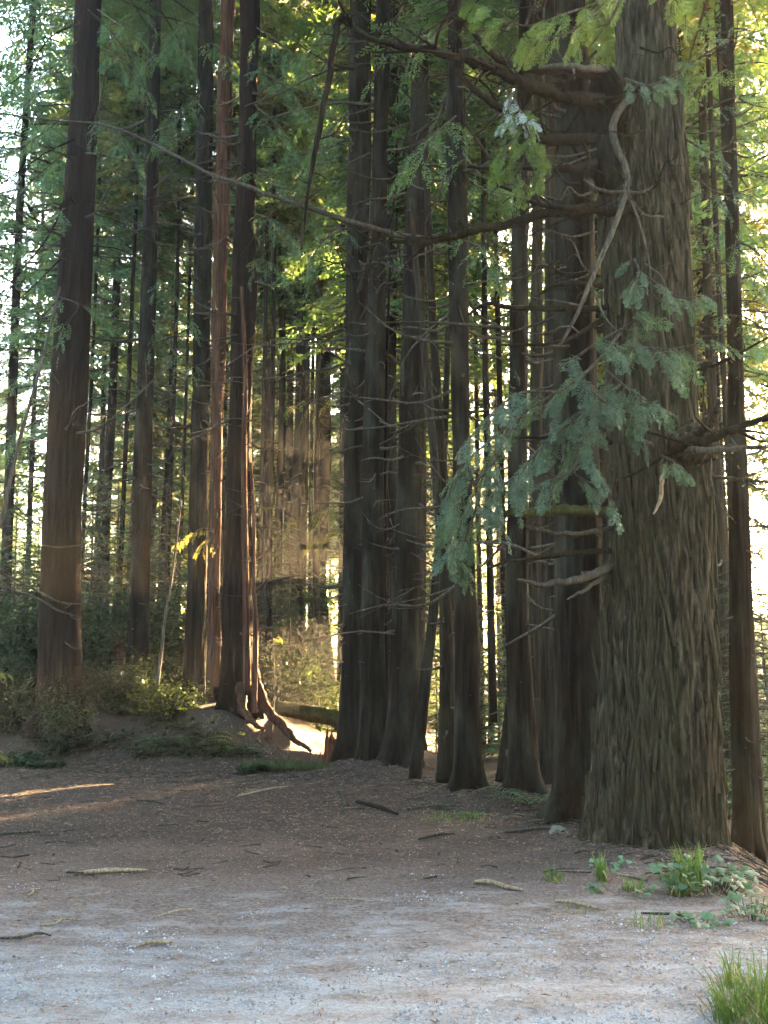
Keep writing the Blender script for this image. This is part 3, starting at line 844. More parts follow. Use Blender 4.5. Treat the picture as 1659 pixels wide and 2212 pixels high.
link('crown', NEARC[1], t15, (0, 0, 11.0 - b15), 0.4, (2.0, 2.0, 0.95))
# peeling strips of bark
def strip_mesh(i):
    rng = np.random.default_rng(300 + i)
    L, w = rng.uniform(0.22, 1.2), rng.uniform(0.009, 0.026)
    n = 6; V = []
    curl = rng.uniform(0.0, 0.035); sway = rng.normal(0, 0.018)
    for k in range(n):
        t = k / (n - 1)
        ww = w * (0.35 + 1.1 * math.sin(math.pi * (0.12 + 0.78 * t)) * rng.uniform(0.75, 1.1))
        off = curl * (1 - t) ** 3 + 0.006
        y = sway * math.sin(3 * t)
        for a, d in ((-1, 0.0), (-0.35, 0.008), (0.4, 0.010), (1, 0.0)):
            V.append([off + d - (0.012 if abs(a) == 1 else 0), y + a * ww, (t - 0.5) * L])
    Q = []
    for k in range(n - 1):
        for j in range(3):
            a = k * 4 + j
            Q.append([a, a + 1, a + 5, a + 4])
        Q.append([k * 4 + 3, k * 4, k * 4 + 4, k * 4 + 7])
    return mesh('bark_strip', np.array(V), [Q], M['bark_old'], smooth=False)
STRIPS = [strip_mesh(i) for i in range(10)]
srng = np.random.default_rng(77)
for q in range(290):
    u = srng.random() ** 1.5
    z = b15 + 0.02 + u * 7.2
    a = -math.pi / 2 + srng.uniform(-1.75, 1.75)
    R = float(np.interp(z, z15, r15)); c = float(np.interp(z, z15, x15))
    R *= 1.0 + 0.07 * math.exp(-(z - b15) / 0.35) * 0.8 + srng.uniform(-0.03, 0.03)
    s = srng.uniform(0.7, 1.25)
    st = link('bark_strip', STRIPS[q % 10], trunk15, (c + R * math.cos(a) - o15[0], R * math.sin(a), z - b15))
    st.rotation_euler = (srng.normal(0, 0.085), srng.normal(0.0, 0.05), a + srng.normal(0, 0.2))
    st.scale = (srng.uniform(0.7, 1.4), s, s)

def L15(pts, radii, mat='darkwood', **kw):
    if pts[0][0] > 1290:                          # rooted inside the trunk
        pts = [(pts[0][0], pts[0][1], 10.05)] + list(pts)[1:]
    return limb(t15, o15, pts, radii, M[mat], **kw)
# long limb reaching across to the centre clump
L15([(1450, 460, 9.95), (1420, 456, 9.88), (1360, 453, 9.76), (1290, 455, 9.6), (1170, 466, 9.2), (1040, 495, 9.0), (980, 512, 9.0), (900, 525, 8.9), (840, 520, 8.9), (780, 536, 8.9)],
    [0.062, 0.056, 0.048, 0.034, 0.024, 0.01], n=90, subs=36, seed=11, sl=0.28, lump=0.2)
L15([(1300, 440, 9.4), (1230, 448, 9.2), (1160, 440, 9.1), (1090, 405, 9.0), (1040, 385, 9.0)], [0.03, 0.022, 0.008], subs=6, seed=12, sl=0.2)
# upper limb with the snapped hanging top
L15([(1330, 215, 9.6), (1250, 215, 9.4), (1170, 195, 9.2), (1090, 160, 9.0), (1000, 120, 8.9), (920, 105, 8.8), (830, 92, 8.8), (770, 65, 8.8), (738, 42, 8.8)],
    [0.075, 0.066, 0.05, 0.038, 0.028, 0.02], n=90, subs=30, seed=13, sl=0.3, lump=0.2)
L15([(745, 38, 8.8), (728, 50, 8.8), (722, 90, 8.8), (706, 200, 8.8), (686, 300, 8.8), (664, 420, 8.8), (650, 540, 8.8)], [0.045, 0.034, 0.028, 0.02, 0.008], n=36, subs=8, seed=14, sl=0.12, lump=0.15)
L15([(1320, 175, 9.6), (1230, 150, 9.3), (1150, 148, 9.2), (1080, 130, 9.1), (1010, 60, 9.0), (960, 30, 9)], [0.06, 0.045, 0.03, 0.012], subs=8, seed=15, sl=0.3)
L15([(1290, 300, 9.6), (1220, 302, 9.4), (1150, 290, 9.2), (1090, 240, 9.1), (1030, 200, 9.0), (985, 150, 9.0)], [0.06, 0.05, 0.036, 0.02], subs=8, seed=16, sl=0.25)
L15([(1310, 345, 9.6), (1240, 365, 9.4), (1190, 362, 9.3), (1130, 366, 9.2), (1010, 360, 9.1)], [0.05, 0.04, 0.026, 0.012], subs=6, seed=17, sl=0.2)
L15([(1320, 150, 9.5), (1270, 150, 9.2), (1220, 142, 9.1), (1165, 146, 9.1)], [0.035, 0.03, 0.016], 'deadwood', subs=2, seed=18, sl=0.1)
# hanging pale limb in front of the trunk
L15([(1385, 205, 10.0), (1350, 222, 9.75), (1324, 275, 9.45), (1340, 330, 9.3), (1356, 370, 9.25), (1345, 430, 9.2), (1310, 520, 9.1), (1280, 600, 9.0), (1245, 680, 9.0), (1212, 745, 9.0)],
    [0.042, 0.036, 0.03, 0.026, 0.02, 0.013], 'deadwood', n=44, subs=8, seed=19, sl=0.14)
L15([(1350, 395, 9.2), (1380, 480, 9.15), (1400, 560, 9.1), (1406, 640, 9.1), (1400, 720, 9.1)], [0.014, 0.010, 0.004], 'deadwood', n=30, subs=9, seed=20, sl=0.16)
L15([(1262, 388, 9.3), (1300, 412, 9.2), (1350, 415, 9.2), (1390, 414, 9.2), (1410, 402, 9.2)], [0.012, 0.016, 0.014, 0.01], 'deadwood', seed=21)
L15([(1275, 610, 9.0), (1310, 690, 9.0), (1350, 730, 9.0)], [0.010, 0.004], 'deadwood', subs=4, seed=22, sl=0.1)
L15([(1380, 560, 9.1), (1430, 600, 9.2), (1440, 650, 9.25), (1425, 690, 9.3)], [0.010, 0.006, 0.003], 'deadwood', seed=23)
# stubs low down
L15([(1330, 1108, 9.7), (1260, 1104, 9.5), (1180, 1102, 9.3), (1110, 1108, 9.2), (1062, 1116, 9.1)], [0.055, 0.050, 0.046, 0.036, 0.02], 'mosswood', seed=24, lump=0.15, n=30)
L15([(1320, 1140, 9.7), (1250, 1152, 9.5), (1190, 1150, 9.4), (1120, 1132, 9.3)], [0.025, 0.02, 0.01], 'deadwood', subs=3, seed=25, sl=0.1)
L15([(1315, 1190, 9.7), (1240, 1195, 9.5), (1160, 1205, 9.4), (1100, 1212, 9.3), (1062, 1226, 9.2)], [0.03, 0.022, 0.016, 0.007], 'darkwood', subs=4, seed=26, sl=0.12)
L15([(1318, 1225, 9.7), (1270, 1245, 9.5), (1220, 1258, 9.4), (1160, 1260, 9.3), (1118, 1252, 9.2)], [0.045, 0.036, 0.026, 0.012], 'deadwood', subs=3, seed=27, sl=0.1)
L15([(1310, 1245, 9.7), (1260, 1275, 9.4), (1225, 1295, 9.3)], [0.025, 0.016, 0.007], 'deadwood', seed=28)
L15([(1320, 955, 9.6), (1230, 945, 9.4), (1150, 946, 9.2), (1080, 940, 9.1)], [0.028, 0.02, 0.012, 0.006], 'darkwood', subs=3, seed=29, sl=0.1)
L15([(1310, 665, 9.6), (1200, 668, 9.4), (1110, 664, 9.3), (1050, 656, 9.2), (1012, 680, 9.2)], [0.03, 0.026, 0.02, 0.010], 'darkwood', subs=4, seed=30, sl=0.12)
L15([(1300, 690, 9.6), (1220, 735, 9.4), (1120, 745, 9.3), (1020, 742, 9.2)], [0.024, 0.018, 0.010, 0.005], 'darkwood', subs=5, seed=31, sl=0.15)
L15([(1300, 620, 9.6), (1230, 610, 9.4), (1160, 640, 9.3), (1130, 690, 9.2)], [0.024, 0.018, 0.008], 'darkwood', subs=5, seed=32, sl=0.15)
# gnarled limbs on the far side
L15([(1430, 965, 9.7), (1480, 962, 9.5), (1530, 950, 9.4), (1590, 925, 9.3), (1680, 890, 9.2)], [0.09, 0.075, 0.05, 0.035, 0.02], 'darkwood', n=30, subs=10, seed=33, sl=0.25, lump=0.2)
L15([(1440, 975, 9.6), (1500, 975, 9.4), (1570, 970, 9.3), (1680, 962, 9.2)], [0.05, 0.04, 0.028, 0.016], 'deadwood', n=26, subs=6, seed=34, sl=0.2)
L15([(1490, 950, 9.45), (1520, 930, 9.4), (1545, 895, 9.35), (1552, 870, 9.35)], [0.05, 0.035, 0.015], 'darkwood', seed=35, lump=0.2)
L15([(1540, 1030, 9.8), (1600, 1035, 9.7), (1690, 1045, 9.6)], [0.02, 0.016, 0.01], 'deadwood', seed=36, subs=2, sl=0.1)
L15([(1480, 800, 9.9), (1540, 790, 9.8), (1600, 760, 9.7), (1680, 720, 9.6)], [0.025, 0.018, 0.008], 'darkwood', seed=37, subs=5, sl=0.2)
L15([(1540, 960, 9.4), (1535, 1030, 9.4), (1555, 1090, 9.4), (1590, 1130, 9.4)], [0.010, 0.007, 0.003], 'deadwood', seed=38, subs=3, sl=0.12)
L15([(1420, 965, 9.5), (1390, 955, 9.3), (1360, 938, 9.2)], [0.03, 0.014], 'deadwood', seed=39)
L15([(1440, 990, 9.5), (1432, 1030, 9.45), (1425, 1080, 9.45), (1412, 1110, 9.45)], [0.012, 0.02, 0.018, 0.008], 'palewood', seed=40)
# tangle of dry twigs high on the giant
grng = np.random.default_rng(404)
for q in range(26):
    px, py = grng.uniform(1190, 1440), grng.uniform(90, 640)
    a = grng.uniform(2.2, 4.4) if px < 1350 else grng.uniform(-1.2, 4.4); ln = grng.uniform(60, 170)
    dx, dy = math.cos(a) * ln, math.sin(a) * ln * 0.7
    limb(t15, o15, [(px, py, 9.5), (px + dx * 0.4, py + dy * 0.3 + 10, 9.35), (px + dx * 0.75, py + dy * 0.8, 9.25), (px + dx, py + dy + grng.uniform(-10, 60), 9.2)],
         [grng.uniform(0.008, 0.018), 0.008, 0.003], M['darkwood' if q % 3 else 'deadwood'], subs=4, seed=500 + q, sl=0.14)

def burl(parent, o, px, py, Y, sx, sy, sz, seed, mat):
    rng = np.random.default_rng(seed)
    nu, nv = 28, 18; c = P(px, py, Y)
    u = np.arange(nu) / nu * 2 * math.pi; v = np.linspace(0.02, math.pi - 0.02, nv)
    Ug, Vg = np.meshgrid(u, v)
    d = 1 + 0.35 * (vnoise(np.cos(Ug) * 2 + 5, np.sin(Ug) * 2 + Vg * 2.2, seed) - 0.5) + 0.25 * (vnoise(np.cos(Ug) * 5 + 5, np.sin(Ug) * 5 + Vg * 4, seed + 1) - 0.5)
    V = np.stack([sx * d * np.sin(Vg) * np.cos(Ug), sy * d * np.sin(Vg) * np.sin(Ug), sz * d * np.cos(Vg)], -1).reshape(-1, 3) + c
    i = np.arange(nv - 1)[:, None] * nu; j = np.arange(nu)[None, :]; k_ = (j + 1) % nu
    Q = np.stack([i + j, i + nu + j, i + nu + k_, i + k_], -1).reshape(-1, 4)
    link('burl', mesh('burl', V - np.asarray(o), [Q], M[mat]), parent)
burl(t15, o15, 1312, 235, 9.9, 0.19, 0.2, 0.40, 51, 'bark')
burl(t15, o15, 1305, 350, 9.9, 0.14, 0.18, 0.30, 52, 'bark')
burl(t15, o15, 1495, 965, 9.85, 0.22, 0.25, 0.20, 53, 'bark_old')
burl(T14[0], T14[1], 1225, 115, 11.0, 0.24, 0.22, 0.26, 55, 'bark')

# sprays of needles on the giant
def bough(parent, o, limbs, mat, seed, temps=NEAR, gap=0.05, sc=(0.45, 1.25), down=(-1.3, 0.15), twigmat='deadwood', r0=0.014, spread=0.06, name='foliage', skip=0.12, tw_gap=0.085, tw_len=0.42):
    tsize = 1.0 if temps is NEAR else 1.5
    rng = np.random.default_rng(seed)
    lf, st = MB(), MB()
    pos, dr, ro, s_ = [], [], [], []
    for pts in limbs:
        w = [P(*p) for p in pts]
        ln = sum(np.linalg.norm(w[i + 1] - w[i]) for i in range(len(w) - 1))
        n = max(6, int(ln / gap)); path = catmull(w, n)
        tube(st, path, [r0, r0 * 0.7, r0 * 0.3], 5)
        tg = np.gradient(path, axis=0); tg /= np.linalg.norm(tg, axis=1)[:, None]
        every = max(1, int(tw_gap / gap)); sd = 1
        for i in range(int(n * 0.12), n, every):
            if rng.random() < skip: continue
            sd = -sd; t = tg[i]
            yx = np.cross([0, 0, 1.0], t); yx /= np.linalg.norm(yx) + 1e-9
            tl_ = tw_len * rng.uniform(0.5, 1.25) * (1 - 0.45 * i / n)
            d = t * rng.uniform(0.35, 0.9) + yx * sd * rng.uniform(0.5, 1.0) + np.array([0, 0, rng.uniform(*down) * 0.5])
            d /= np.linalg.norm(d)
            e = path[i] + d * tl_ + np.array([0, 0, -0.28 * tl_ * rng.uniform(0.4, 1.6)])
            tp = catmull([path[i], path[i] + d * tl_ * 0.5, e], 7)
            tube(st, tp, [r0 * 0.4, r0 * 0.15], 3)
            plane = rng.normal(0, 0.45); ns_ = max(2, int(tl_ / (0.16 * np.mean(sc) * tsize)))
            for q in range(ns_ * 2):
                u = min(0.999, 0.12 + 0.88 * (q + rng.random()) / (ns_ * 2)); a_ = u * 6; b_ = int(a_)
                p = tp[b_] + (tp[min(b_ + 1, 6)] - tp[b_]) * (a_ - b_)
                dd = tp[min(b_ + 1, 6)] - tp[b_]; dd /= np.linalg.norm(dd) + 1e-9
                sx_ = np.cross([0, 0, 1.0], dd); sx_ /= np.linalg.norm(sx_) + 1e-9
                w_ = (1 if q % 2 else -1) * rng.uniform(0.35, 1.0) * (1.1 - u)
                v = dd + sx_ * w_ + np.array([0, 0, rng.uniform(-0.55, -0.05)])
                pos.append(p); dr.append(v); ro.append(plane + rng.normal(0, 0.25)); s_.append(rng.uniform(*sc) * (1.0 - 0.35 * u))
    scatter(lf, temps, pos, np.array(dr), ro, s_, rng)
    V1, Q1, _ = lf.arrays(); V2, Q2, T2 = st.arrays()
    o = np.asarray(o)
    return link(name, mesh(name, np.vstack([V1, V2]) - o, [Q1, Q2 + len(V1), T2 + len(V1)], [M[mat], M[twigmat]], [0, 1, 1], smooth=False), parent)

bough(t15, o15, [[(1340, 720, 9.5), (1260, 810, 9.2), (1150, 880, 9.0), (1060, 950, 8.9), (990, 1020, 8.9), (960, 1110, 8.9), (975, 1180, 8.9)],
                 [(1200, 845, 9.1), (1120, 850, 9.0), (1060, 900, 8.9), (1000, 960, 8.8)],
                 [(1010, 1000, 8.9), (1030, 1080, 8.8), (1010, 1150, 8.8), (985, 1225, 8.9)],
                 [(1100, 920, 8.9), (1060, 1010, 8.8), (1000, 1060, 8.8), (960, 1130, 8.8)]], 'leaf_blue', 61, gap=0.04, skip=0.52, sc=(0.35, 0.9), tw_len=0.36)
bough(t15, o15, [[(1340, 830, 9.4), (1260, 890, 9.1), (1180, 960, 9.0), (1110, 1030, 8.9), (1060, 1075, 8.8)],
                 [(1310, 880, 9.2), (1260, 960, 9.0), (1230, 1020, 8.9), (1150, 1050, 8.8)],
                 [(1280, 990, 9.2), (1240, 1020, 9.0), (1290, 1050, 8.9), (1320, 1070, 8.9)]], 'leaf_blue', 62, gap=0.04, skip=0.4, sc=(0.35, 1.0))
bough(t15, o15, [[(1310, 800, 9.3), (1370, 850, 9.0), (1430, 880, 8.9)], [(1300, 760, 9.3), (1380, 750, 9.0), (1440, 755, 8.9), (1495, 745, 8.9)],
                 [(1260, 830, 9.1), (1330, 880, 8.9), (1400, 870, 8.8)], [(1220, 790, 9.1), (1290, 740, 8.9), (1360, 700, 8.9)]], 'leaf_blue', 63, gap=0.04, skip=0.4, sc=(0.35, 1.0))
bough(t15, o15, [[(1370, 560, 9.1), (1380, 590, 9.0), (1360, 620, 9.0)], [(1400, 600, 9.1), (1460, 640, 9.1), (1520, 640, 9.1)], [(1370, 700, 9.0), (1370, 760, 8.9)],
                 [(1430, 985, 9.3), (1460, 1000, 9.2), (1480, 1020, 9.2)], [(1350, 170, 9.2), (1400, 185, 9.0), (1440, 170, 9.0), (1470, 150, 9.0)]], 'leaf_blue', 64, gap=0.05, sc=(0.3, 0.6), tw_len=0.2)
bough(t15, o15, [[(1420, -90, 8.0), (1320, -10, 7.8), (1220, 30, 7.6), (1130, 55, 7.5), (1060, 15, 7.5)], [(1300, 10, 7.7), (1230, 70, 7.6), (1160, 80, 7.5)],
                 [(1360, -40, 7.8), (1320, 40, 7.7), (1290, 60, 7.7)], [(1400, -60, 8.0), (1450, -10, 7.9), (1480, 30, 7.9)]], 'leaf_light', 65, gap=0.05, sc=(0.35, 0.7), tw_gap=0.12, tw_len=0.3, skip=0.25)
bough(t15, o15, [[(1110, 215, 8.9), (1130, 260, 8.7), (1150, 310, 8.6), (1165, 360, 8.6)], [(1120, 290, 8.7), (1090, 330, 8.6), (1070, 355, 8.6)], [(1140, 300, 8.7), (1130, 350, 8.6), (1120, 385, 8.6)]], 'leaf_light', 66, gap=0.05, sc=(0.35, 0.65), tw_len=0.22)
bough(t15, o15, [[(1105, 205, 8.8), (1098, 235, 8.7), (1095, 265, 8.7)], [(1100, 225, 8.8), (1130, 245, 8.7), (1150, 270, 8.7)]], 'lichen', 67, gap=0.05, sc=(0.25, 0.5), tw_len=0.15)
bough(T16[0], T16[1], [[(1480, 300, 11.0), (1540, 330, 10.8), (1600, 300, 10.7), (1670, 310, 10.6)], [(1490, 260, 11.0), (1560, 220, 10.8), (1640, 200, 10.6)],
                       [(1500, 380, 11.0), (1560, 420, 10.8), (1650, 400, 10.7)], [(1490, 140, 11), (1570, 90, 10.8), (1660, 60, 10.6)], [(1530, 600, 11), (1600, 590, 10.8), (1670, 620, 10.7)]], 'leaf_blue', 68, temps=MID, gap=0.09, sc=(0.5, 0.9), skip=0.2, tw_gap=0.12, tw_len=0.6)

# long drooping limb that crosses from the frame edge to the centre clump
tl, ol = T1[0], T1[1]
limb(T9C[0], T9C[1], [(920, 516, 16.6), (860, 508, 16.4), (760, 478, 16.2), (640, 442, 16.1), (540, 405, 16.1), (440, 368, 16.1), (330, 310, 16.1), (215, 268, 16.1), (100, 258, 16.1), (-40, 238, 16.1)],
     [0.05, 0.045, 0.036, 0.026, 0.014, 0.006], M['deadwood'], n=60, subs=26, seed=71, sl=0.35)
for q, (pts, r) in enumerate([([(160, 300, 19.5), (100, 330, 19), (40, 370, 18.8), (-30, 420, 18.6)], 0.02), ([(130, 560, 19.5), (70, 620, 19), (20, 660, 18.8), (-30, 640, 18.6)], 0.016),
        ([(150, 400, 19.5), (110, 500, 19), (40, 590, 18.8), (-20, 620, 18.6)], 0.02), ([(205, 330, 19.5), (260, 345, 19), (330, 360, 18.8)], 0.012),
        ([(200, 460, 19.5), (260, 480, 19.2), (330, 520, 19), (410, 580, 18.8)], 0.018), ([(195, 530, 19.5), (260, 540, 19.2), (340, 580, 19), (420, 620, 18.8)], 0.016),
        ([(190, 20, 19.5), (250, 80, 19), (300, 160, 18.8), (330, 240, 18.7)], 0.02), ([(170, 50, 19.5), (110, 80, 19), (60, 150, 18.7), (10, 190, 18.5)], 0.02)]):
    limb(T1[0], T1[1], pts, [r, r * 0.7, r * 0.3], M['darkwood'], subs=10, seed=80 + q, sl=0.3)
# low bare limbs beside the thickest trunk
limb(T1[0], T1[1], [(175, 1335, 19.5), (130, 1320, 19.0), (60, 1285, 18.7), (-20, 1265, 18.5)], [0.014, 0.02, 0.022, 0.02], M['deadwood'], subs=5, seed=90, sl=0.12)
limb(T1[0], T1[1], [(200, 1305, 19.4), (130, 1300, 19.0), (60, 1265, 18.7), (-20, 1225, 18.5)], [0.012, 0.018, 0.02, 0.02], M['deadwood'], subs=5, seed=91, sl=0.12)
limb(T1[0], T1[1], [(92, 1178, 19.2), (130, 1182, 19.0), (178, 1177, 19.2)], [0.012, 0.016, 0.010], M['deadwood'], seed=92)

# green boughs hanging among the trunks
bough(T1[0], T1[1], [[(150, 20, 19.3), (90, 40, 18.8), (20, 90, 18.4), (-30, 130, 18.2)], [(150, 120, 19.3), (90, 190, 18.8), (30, 250, 18.4)], [(140, 330, 19.3), (70, 390, 18.8), (0, 470, 18.4)],
                     [(130, 520, 19.3), (60, 560, 18.8), (0, 600, 18.4)], [(125, 640, 19.2), (170, 660, 18.9), (140, 700, 18.8)], [(130, 740, 19.3), (60, 800, 18.8), (10, 830, 18.4)], [(210, 20, 19.3), (270, 60, 18.8), (320, 70, 18.4)]],
      'leaf', 101, temps=MID, gap=0.1, sc=(0.6, 1.2), skip=0.25, tw_gap=0.2, tw_len=0.8)
bough(T2[0], T2[1], [[(340, 60, 21.8), (390, 90, 21.3), (420, 170, 21)], [(320, 40, 21.8), (300, 30, 21), (270, 60, 20.6)], [(340, 600, 21.8), (380, 640, 21.3), (410, 700, 21)], [(330, 700, 21.8), (380, 760, 21.3), (415, 790, 21)]],
      'leaf', 102, temps=MID, gap=0.1, sc=(0.6, 1.2), skip=0.25, tw_gap=0.2, tw_len=0.8)
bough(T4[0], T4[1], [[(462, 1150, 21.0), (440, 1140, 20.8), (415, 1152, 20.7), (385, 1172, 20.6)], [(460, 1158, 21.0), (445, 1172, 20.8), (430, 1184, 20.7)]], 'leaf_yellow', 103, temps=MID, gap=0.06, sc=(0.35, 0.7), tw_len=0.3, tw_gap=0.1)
bough(T5[0], T5[1], [[(550, 560, 20), (590, 570, 19.6), (620, 600, 19.4)], [(556, 380, 20), (600, 400, 19.5), (650, 420, 19.2)]], 'leaf', 104, temps=MID, gap=0.1, sc=(0.6, 1.2), skip=0.25, tw_gap=0.2, tw_len=0.8)
bough(T9[0], T9[1], [[(740, 1090, 17.8), (700, 1100, 17.6), (650, 1120, 17.5), (590, 1095, 17.4)], [(742, 1130, 17.8), (710, 1150, 17.6), (690, 1160, 17.5)], [(742, 850, 17.8), (700, 860, 17.5), (640, 870, 17.3)]], 'leaf_warm', 105, temps=MID, gap=0.1, sc=(0.5, 0.9), skip=0.3, tw_gap=0.15, tw_len=0.5)

KB = dict(temps=MID, gap=0.1, sc=(0.6, 1.2), skip=0.2, tw_gap=0.16, tw_len=0.8)
bough(T3[0], T3[1], [[(440, 20, 21.4), (400, 50, 20.8), (350, 110, 20.4), (300, 150, 20.2)], [(435, 200, 21.4), (390, 240, 20.8), (355, 300, 20.5)], [(450, 90, 21.4), (490, 120, 20.9), (530, 190, 20.6)]], 'leaf', 111, **KB)
bough(T5[0], T5[1], [[(555, 60, 20.0), (600, 90, 19.4), (660, 150, 19.0), (700, 210, 18.9)], [(553, 230, 20.0), (600, 270, 19.4), (640, 330, 19.1)], [(556, 150, 20.0), (620, 190, 19.5), (690, 290, 19.2)], [(548, 460, 20.0), (600, 480, 19.5), (640, 520, 19.3)]], 'leaf', 112, **KB)
bough(T9[0], T9[1], [[(755, 30, 17.6), (710, 70, 17.0), (640, 130, 16.6)], [(752, 240, 17.6), (700, 300, 17.0), (660, 380, 16.8)], [(750, 470, 17.6), (700, 520, 17.1), (670, 560, 17.0)]], 'leaf', 113, **KB)
bough(T11[0], T11[1], [[(985, 40, 13.3), (940, 70, 12.8), (880, 90, 12.5)], [(985, 250, 13.3), (940, 290, 12.9), (905, 340, 12.7)], [(1000, 330, 13.3), (1040, 380, 12.9), (1080, 400, 12.8)], [(1005, 520, 13.3), (1050, 540, 13.0), (1080, 580, 12.9)]], 'leaf', 114, **KB)
bough(T1[0], T1[1], [[(165, 90, 19.2), (120, 140, 18.7), (50, 180, 18.3), (-20, 230, 18.1)], [(150, 240, 19.2), (90, 290, 18.7), (20, 330, 18.3)], [(215, 100, 19.2), (260, 130, 18.8), (310, 190, 18.6)], [(205, 250, 19.2), (250, 290, 18.8), (290, 350, 18.6)], [(140, 450, 19.2), (80, 490, 18.8), (20, 540, 18.5)], [(115, 680, 19.2), (60, 700, 18.8), (5, 730, 18.5)], [(100, 900, 19.2), (60, 920, 18.8), (10, 960, 18.6)]], 'leaf', 115, **KB)
bough(T16[0], T16[1], [[(1560, 480, 10.8), (1520, 500, 10.6), (1490, 540, 10.6)], [(1590, 520, 10.8), (1630, 540, 10.6), (1670, 590, 10.6)], [(1575, 680, 10.8), (1620, 690, 10.6), (1665, 730, 10.6)], [(1570, 150, 10.8), (1530, 170, 10.6), (1495, 210, 10.6)]], 'leaf', 116, temps=MID, gap=0.08, sc=(0.5, 0.9), skip=0.2, tw_gap=0.11, tw_len=0.5)

# ------------------------------------------------------------------ understory on the bank
def sapling(px, py, Y, s, kk, label, hz=None):
    p = P(px, py, Y)
    t = thing('young_redwood', (p[0], Y, h1(p[0], Y)), label, 'tree', 'young trees under the redwoods')
    mb = MB(); hh = 4.4 * s
    tube(mb, catmull([[0, 0, -0.2], [0.05 * s, 0, hh * 0.5], [0, 0.04 * s, hh]], 12), [0.035 * s, 0.025 * s, 0.006], 7, 0.05, kk)
    link('trunk', mb.mesh('trunk', M['deadwood']), t)
    link('crown', SAPLINGS[kk % 3], t, (0, 0, 0.15), kk * 1.7, (s, s, s))
sapling(25, 1300, 23.5, 1.0, 1, 'green young redwood between the frame edge and the thickest trunk')
sapling(210, 1300, 24.0, 1.05, 2, 'leafy young redwood just past the thickest trunk')
sapling(245, 1300, 27.0, 1.35, 0, 'taller young redwood behind the leafy one on the bank')
sapling(355, 1300, 25.0, 1.0, 1, 'young redwood in the gap before the sunlit clump')
sapling(375, 1300, 30.0, 1.3, 2, 'far young redwood glimpsed before the sunlit clump')
sapling(585, 1400, 28.0, 0.8, 1, 'small young redwood behind the curved root')
sapling(690, 1450, 30.0, 0.7, 2, 'low young redwood behind the fallen log')

sapling(940, 1400, 24, 0.5, 0, 'added young redwood in the gap between the centre clump and the slanting pole')  # this and the next three added to block sun beside the lit trunks
sapling(1060, 1400, 25.0, 0.8, 1, 'added young redwood in the gap behind the dark ridged redwood')
sapling(1085, 1400, 28.0, 0.5, 2, 'added far young redwood at the foot of the golden gap')
sapling(1000, 1400, 26.0, 0.4, 2, 'added small young redwood between the crossed poles')
urng = np.random.default_rng(17)
for q in range(21):
    u = urng.random()
    px = urng.uniform(-60, 400) if q < 16 else urng.uniform(555, 745)
    sapling(px, 1300, urng.uniform(23.5, 34) if q < 16 else urng.uniform(27.5, 37), urng.uniform(0.7, 1.3), q,
            'dim young redwood crowding the undergrowth behind the bank' if q < 16 else 'dim young redwood crowding the undergrowth behind the fallen log')

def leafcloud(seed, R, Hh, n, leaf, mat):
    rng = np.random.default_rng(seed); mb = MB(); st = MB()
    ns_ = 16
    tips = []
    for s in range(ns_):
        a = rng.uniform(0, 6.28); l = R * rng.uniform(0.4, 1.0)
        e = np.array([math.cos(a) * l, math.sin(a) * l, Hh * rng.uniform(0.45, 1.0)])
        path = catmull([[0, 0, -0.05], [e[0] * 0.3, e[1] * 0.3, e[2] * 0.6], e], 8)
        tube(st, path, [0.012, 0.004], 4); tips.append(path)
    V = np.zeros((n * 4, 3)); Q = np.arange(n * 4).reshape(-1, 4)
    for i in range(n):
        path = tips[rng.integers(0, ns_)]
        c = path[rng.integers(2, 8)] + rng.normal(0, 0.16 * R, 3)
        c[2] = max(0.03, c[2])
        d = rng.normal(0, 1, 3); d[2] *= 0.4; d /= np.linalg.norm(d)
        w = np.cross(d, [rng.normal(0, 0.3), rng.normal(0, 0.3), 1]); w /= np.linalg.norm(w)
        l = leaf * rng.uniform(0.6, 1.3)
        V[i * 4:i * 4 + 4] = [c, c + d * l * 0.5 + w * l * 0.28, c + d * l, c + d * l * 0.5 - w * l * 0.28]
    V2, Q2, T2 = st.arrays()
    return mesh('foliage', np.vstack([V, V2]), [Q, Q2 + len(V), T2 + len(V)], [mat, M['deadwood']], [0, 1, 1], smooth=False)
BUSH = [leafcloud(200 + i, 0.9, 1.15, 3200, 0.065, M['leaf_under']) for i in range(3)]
def shrub(px, Y, s, kk, label, hs=1.0):
    p = P(px, 1500, Y)
    t = thing('shrub', (p[0], Y, h1(p[0], Y) - 0.03), label, 'shrub', 'shrubs on the dark bank')
    link('foliage', BUSH[kk % 3], t, (0, 0, 0), kk * 1.1, (s, s, s * hs))
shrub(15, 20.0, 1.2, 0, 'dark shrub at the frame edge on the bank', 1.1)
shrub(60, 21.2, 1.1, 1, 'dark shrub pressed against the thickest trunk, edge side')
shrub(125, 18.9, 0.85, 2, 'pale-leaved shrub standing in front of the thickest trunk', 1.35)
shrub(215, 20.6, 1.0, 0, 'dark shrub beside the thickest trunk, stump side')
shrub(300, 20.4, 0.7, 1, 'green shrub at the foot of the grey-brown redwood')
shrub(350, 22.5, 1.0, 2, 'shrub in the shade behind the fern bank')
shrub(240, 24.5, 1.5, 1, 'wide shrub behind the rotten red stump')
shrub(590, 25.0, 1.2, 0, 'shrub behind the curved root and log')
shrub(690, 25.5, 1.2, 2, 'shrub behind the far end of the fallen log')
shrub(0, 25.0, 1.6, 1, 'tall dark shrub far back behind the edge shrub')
shrub(640, 29.0, 1.4, 1, 'distant shrub between the two far trunks behind the log')

